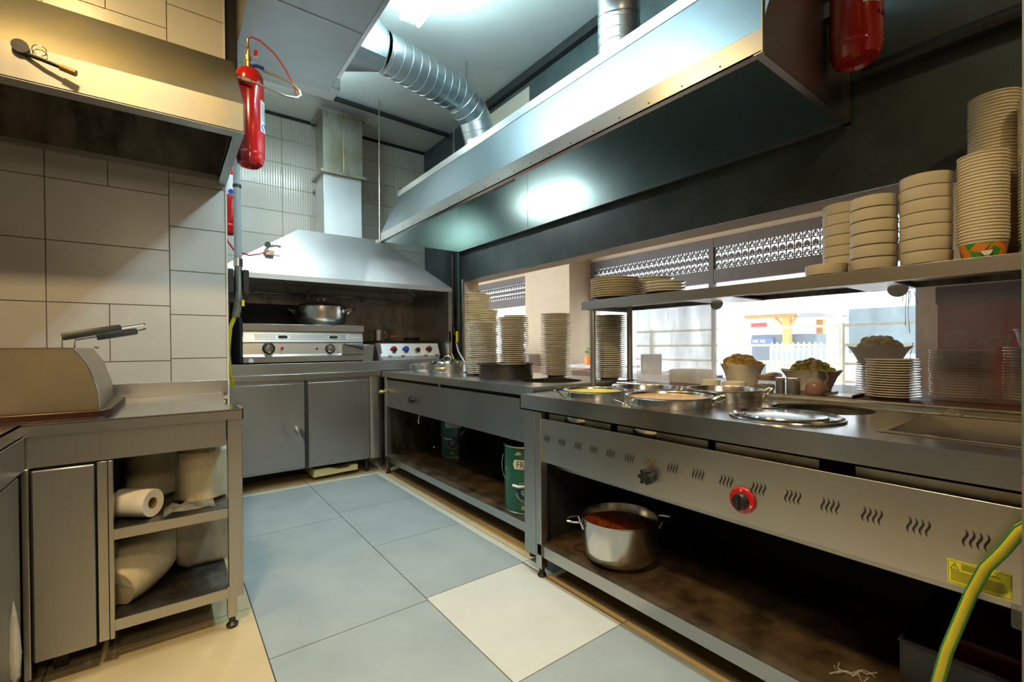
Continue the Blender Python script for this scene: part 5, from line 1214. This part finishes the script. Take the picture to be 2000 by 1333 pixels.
def leaves(name, c, n, sp, m, parent, seed, sz=0.03, drop=0.0):
    rnd = random.Random(seed); l = MB()
    for i in range(n):
        p = Vector(c)+Vector((rnd.gauss(0, sp), rnd.gauss(0, sp), rnd.gauss(0, sp)-abs(rnd.gauss(0, 1))*drop)); a = Vector((rnd.uniform(-1, 1), rnd.uniform(-1, 1), rnd.uniform(-1, 1))).normalized(); b = a.orthogonal().normalized(); nn_ = a.cross(b)*0.15
        l.add([p-a*sz, p-b*sz*0.4+nn_*sz, p+a*sz, p+b*sz*0.4+nn_*sz], [(0, 1, 2, 3)])
    return obj(name, l, m, parent)
leaves('leaf', (5.3, 5.05, 1.05), 30, 0.03, LEAF, t, 1)
tag(leaves('pink_blossom', (5.3, 4.72, 1.42), 90, 0.09, FLOW, None, 2, 0.04), 'cluster of pink blossom against the pale wall', 'flowers')
t = thing('hanging_plant', (5.9, 7.1, 3.2), 'trailing green plant hanging in the left window', 'plant')
obj('cord', MB().tube([(5.9, 7.1, 3.2), (5.9, 7.1, 1.75)], 0.004, 5), PLAW, t); leaves('foliage', (5.9, 7.1, 1.72), 150, 0.075, LEAF, t, 3, 0.05); leaves('trailing_stem', (5.9, 7.1, 1.60), 130, 0.055, LEAF, t, 5, 0.03, 0.28)
tag(obj('console_cabinet', MB().box(4.6, 5.3, 6.2, 7.0, 0, 1.0), mat('taupe_cabinet', (0.28, 0.22, 0.2), 0.6), None, 0.01), 'taupe cabinet beyond the plate stacks', 'cabinet')

# red drinks cooler behind the splashed glass
t = thing('drinks_cooler', (3.6, 0.25, 0), 'red drinks cooler with faint white lettering behind the splashed glass', 'cooler')
obj('cabinet', MB().box(3.45, 4.1, -0.25, 0.625, 0, 1.46), COOLR, t, 0.01)
obj('top_panel', MB().box(3.44, 3.45, -0.25, 0.625, 1.36, 1.46), mat('brown_top_panel', (0.13, 0.08, 0.04), 0.5), t)
text('lettering', 'Coca-Cola', 0.13, mat('faded_lettering', (0.33, 0.24, 0.18), 0.5), t, (3.448, 0.615, 1.125), (0, -1, 0), (0, 0, 1), shear=0.35)

# ------------------------------------------------------------------ outdoors
struct('ground_street', MB().box(12, 60, -20, 45, -0.1, -0.06).box(6.2, 12, -3, 14, -0.06, 0.002), STREET)
t = thing('street_building', (30, 10, 0), 'pale building across the street', 'building')
obj('wall', MB().box(30, 34, -20, 40, 0, 10), FACADE, t)
for i in range(10): obj('shop_window', MB().box(29.95, 30, -14+5*i, -11+5*i, 0.6, 3.0), mat('shop_glass', (0.25, 0.33, 0.36), 0.2) if i == 0 else bpy.data.materials['shop_glass'], t)
t = thing('white_pavilion', (15, 9, 0), 'plain white building at the left of the timber kiosk', 'building')
obj('wall', MB().box(15.2, 18, 7.05, 16, 0, 4), FACADE, t)
t = thing('terrace_railing', (7.2, 3, 0), 'cream terrace railing outside the windows', 'railing')
for zz in (0.62, 0.86, 1.11, 1.37): obj('rail', MB().box(7.18, 7.22, 0.5, 5.6, zz, zz+0.035), RAILM, t)
for y in (0.6, 2.2, 3.55, 5.2): obj('post', MB().box(7.17, 7.24, y, y+0.07, 0, 1.42), RAILM, t)
t = thing('timber_kiosk', (14, 6, 0), 'timber kiosk with a grey canopy across the terrace', 'kiosk')
obj('post', MB().box(14, 14.2, 5.62, 5.80, 0, 1.9), TIMB, t); obj('post', MB().box(16.4, 16.6, 5.62, 5.8, 0, 1.9), TIMB, t)
obj('beam', MB().box(13.95, 14.2, 5.5, 6.85, 1.90, 2.05), TIMB, t)
obj('brace', MB().tube([(14.1, 5.75, 1.60), (14.1, 6.05, 1.92)], 0.04, 6).tube([(14.1, 5.70, 1.60), (14.1, 5.45, 1.92)], 0.04, 6), TIMB, t)
obj('canopy', MB().add([(13.8, 5.0, 1.98), (13.8, 6.95, 2.0), (16.8, 6.95, 2.0), (16.8, 5.0, 1.98), (15, 5.5, 2.35), (15, 6.5, 2.35)], [(0, 1, 5, 4), (1, 2, 5), (2, 3, 4, 5), (3, 0, 4)]), CANOPY, t)
obj('counter_front', MB().box(14.3, 15, 5.05, 6.8, 0, 1.42), mat('dark_kiosk_counter', (0.10, 0.13, 0.16), 0.5), t)
obj('red_sign', MB().box(14.25, 14.3, 6.35, 6.8, 1.62, 1.78), mat('red_sign', (0.7, 0.05, 0.04), 0.5), t)
bs = obj('blue_sign', MB().box(14.24, 14.29, 6.15, 6.8, 1.14, 1.32), mat('blue_sign', (0.08, 0.12, 0.5), 0.5), t)
text('lettering', 'MK KK', 0.13, PLAW, bs, (14.235, 6.75, 1.18), (0, -1, 0), (0, 0, 1))
first = None; nb = 0
for i in range(11):
    x, y = 7.6, 3.3-0.075*i
    if first is None:
        first = obj('water_bottle', MB().lathe([(0.0001, 0), (0.034, 0), (0.034, 0.20), (0.012, 0.26), (0.012, 0.29), (0.0001, 0.29)], (0, 0, 0), 12, mis=[0, 0, 0, 0, 1]), [BTL, BLUE]); o = first
    else: o = first.copy(); COL.objects.link(o)
    o.location = (x, y, 0.88); tag(o, f'{ordw(i+1)} water bottle from the left in the row outside the window', 'bottle', 'water bottles outside the window')
t = thing('bottle_stand', (7.6, 2.9, 0), 'low white stand carrying the water bottles', 'stand')
obj('top', MB().box(7.45, 7.75, 2.4, 3.4, 0.84, 0.88), PLAW, t)
obj('panel', MB().box(7.5, 7.7, 2.45, 3.35, 0, 0.84), PLAW, t)
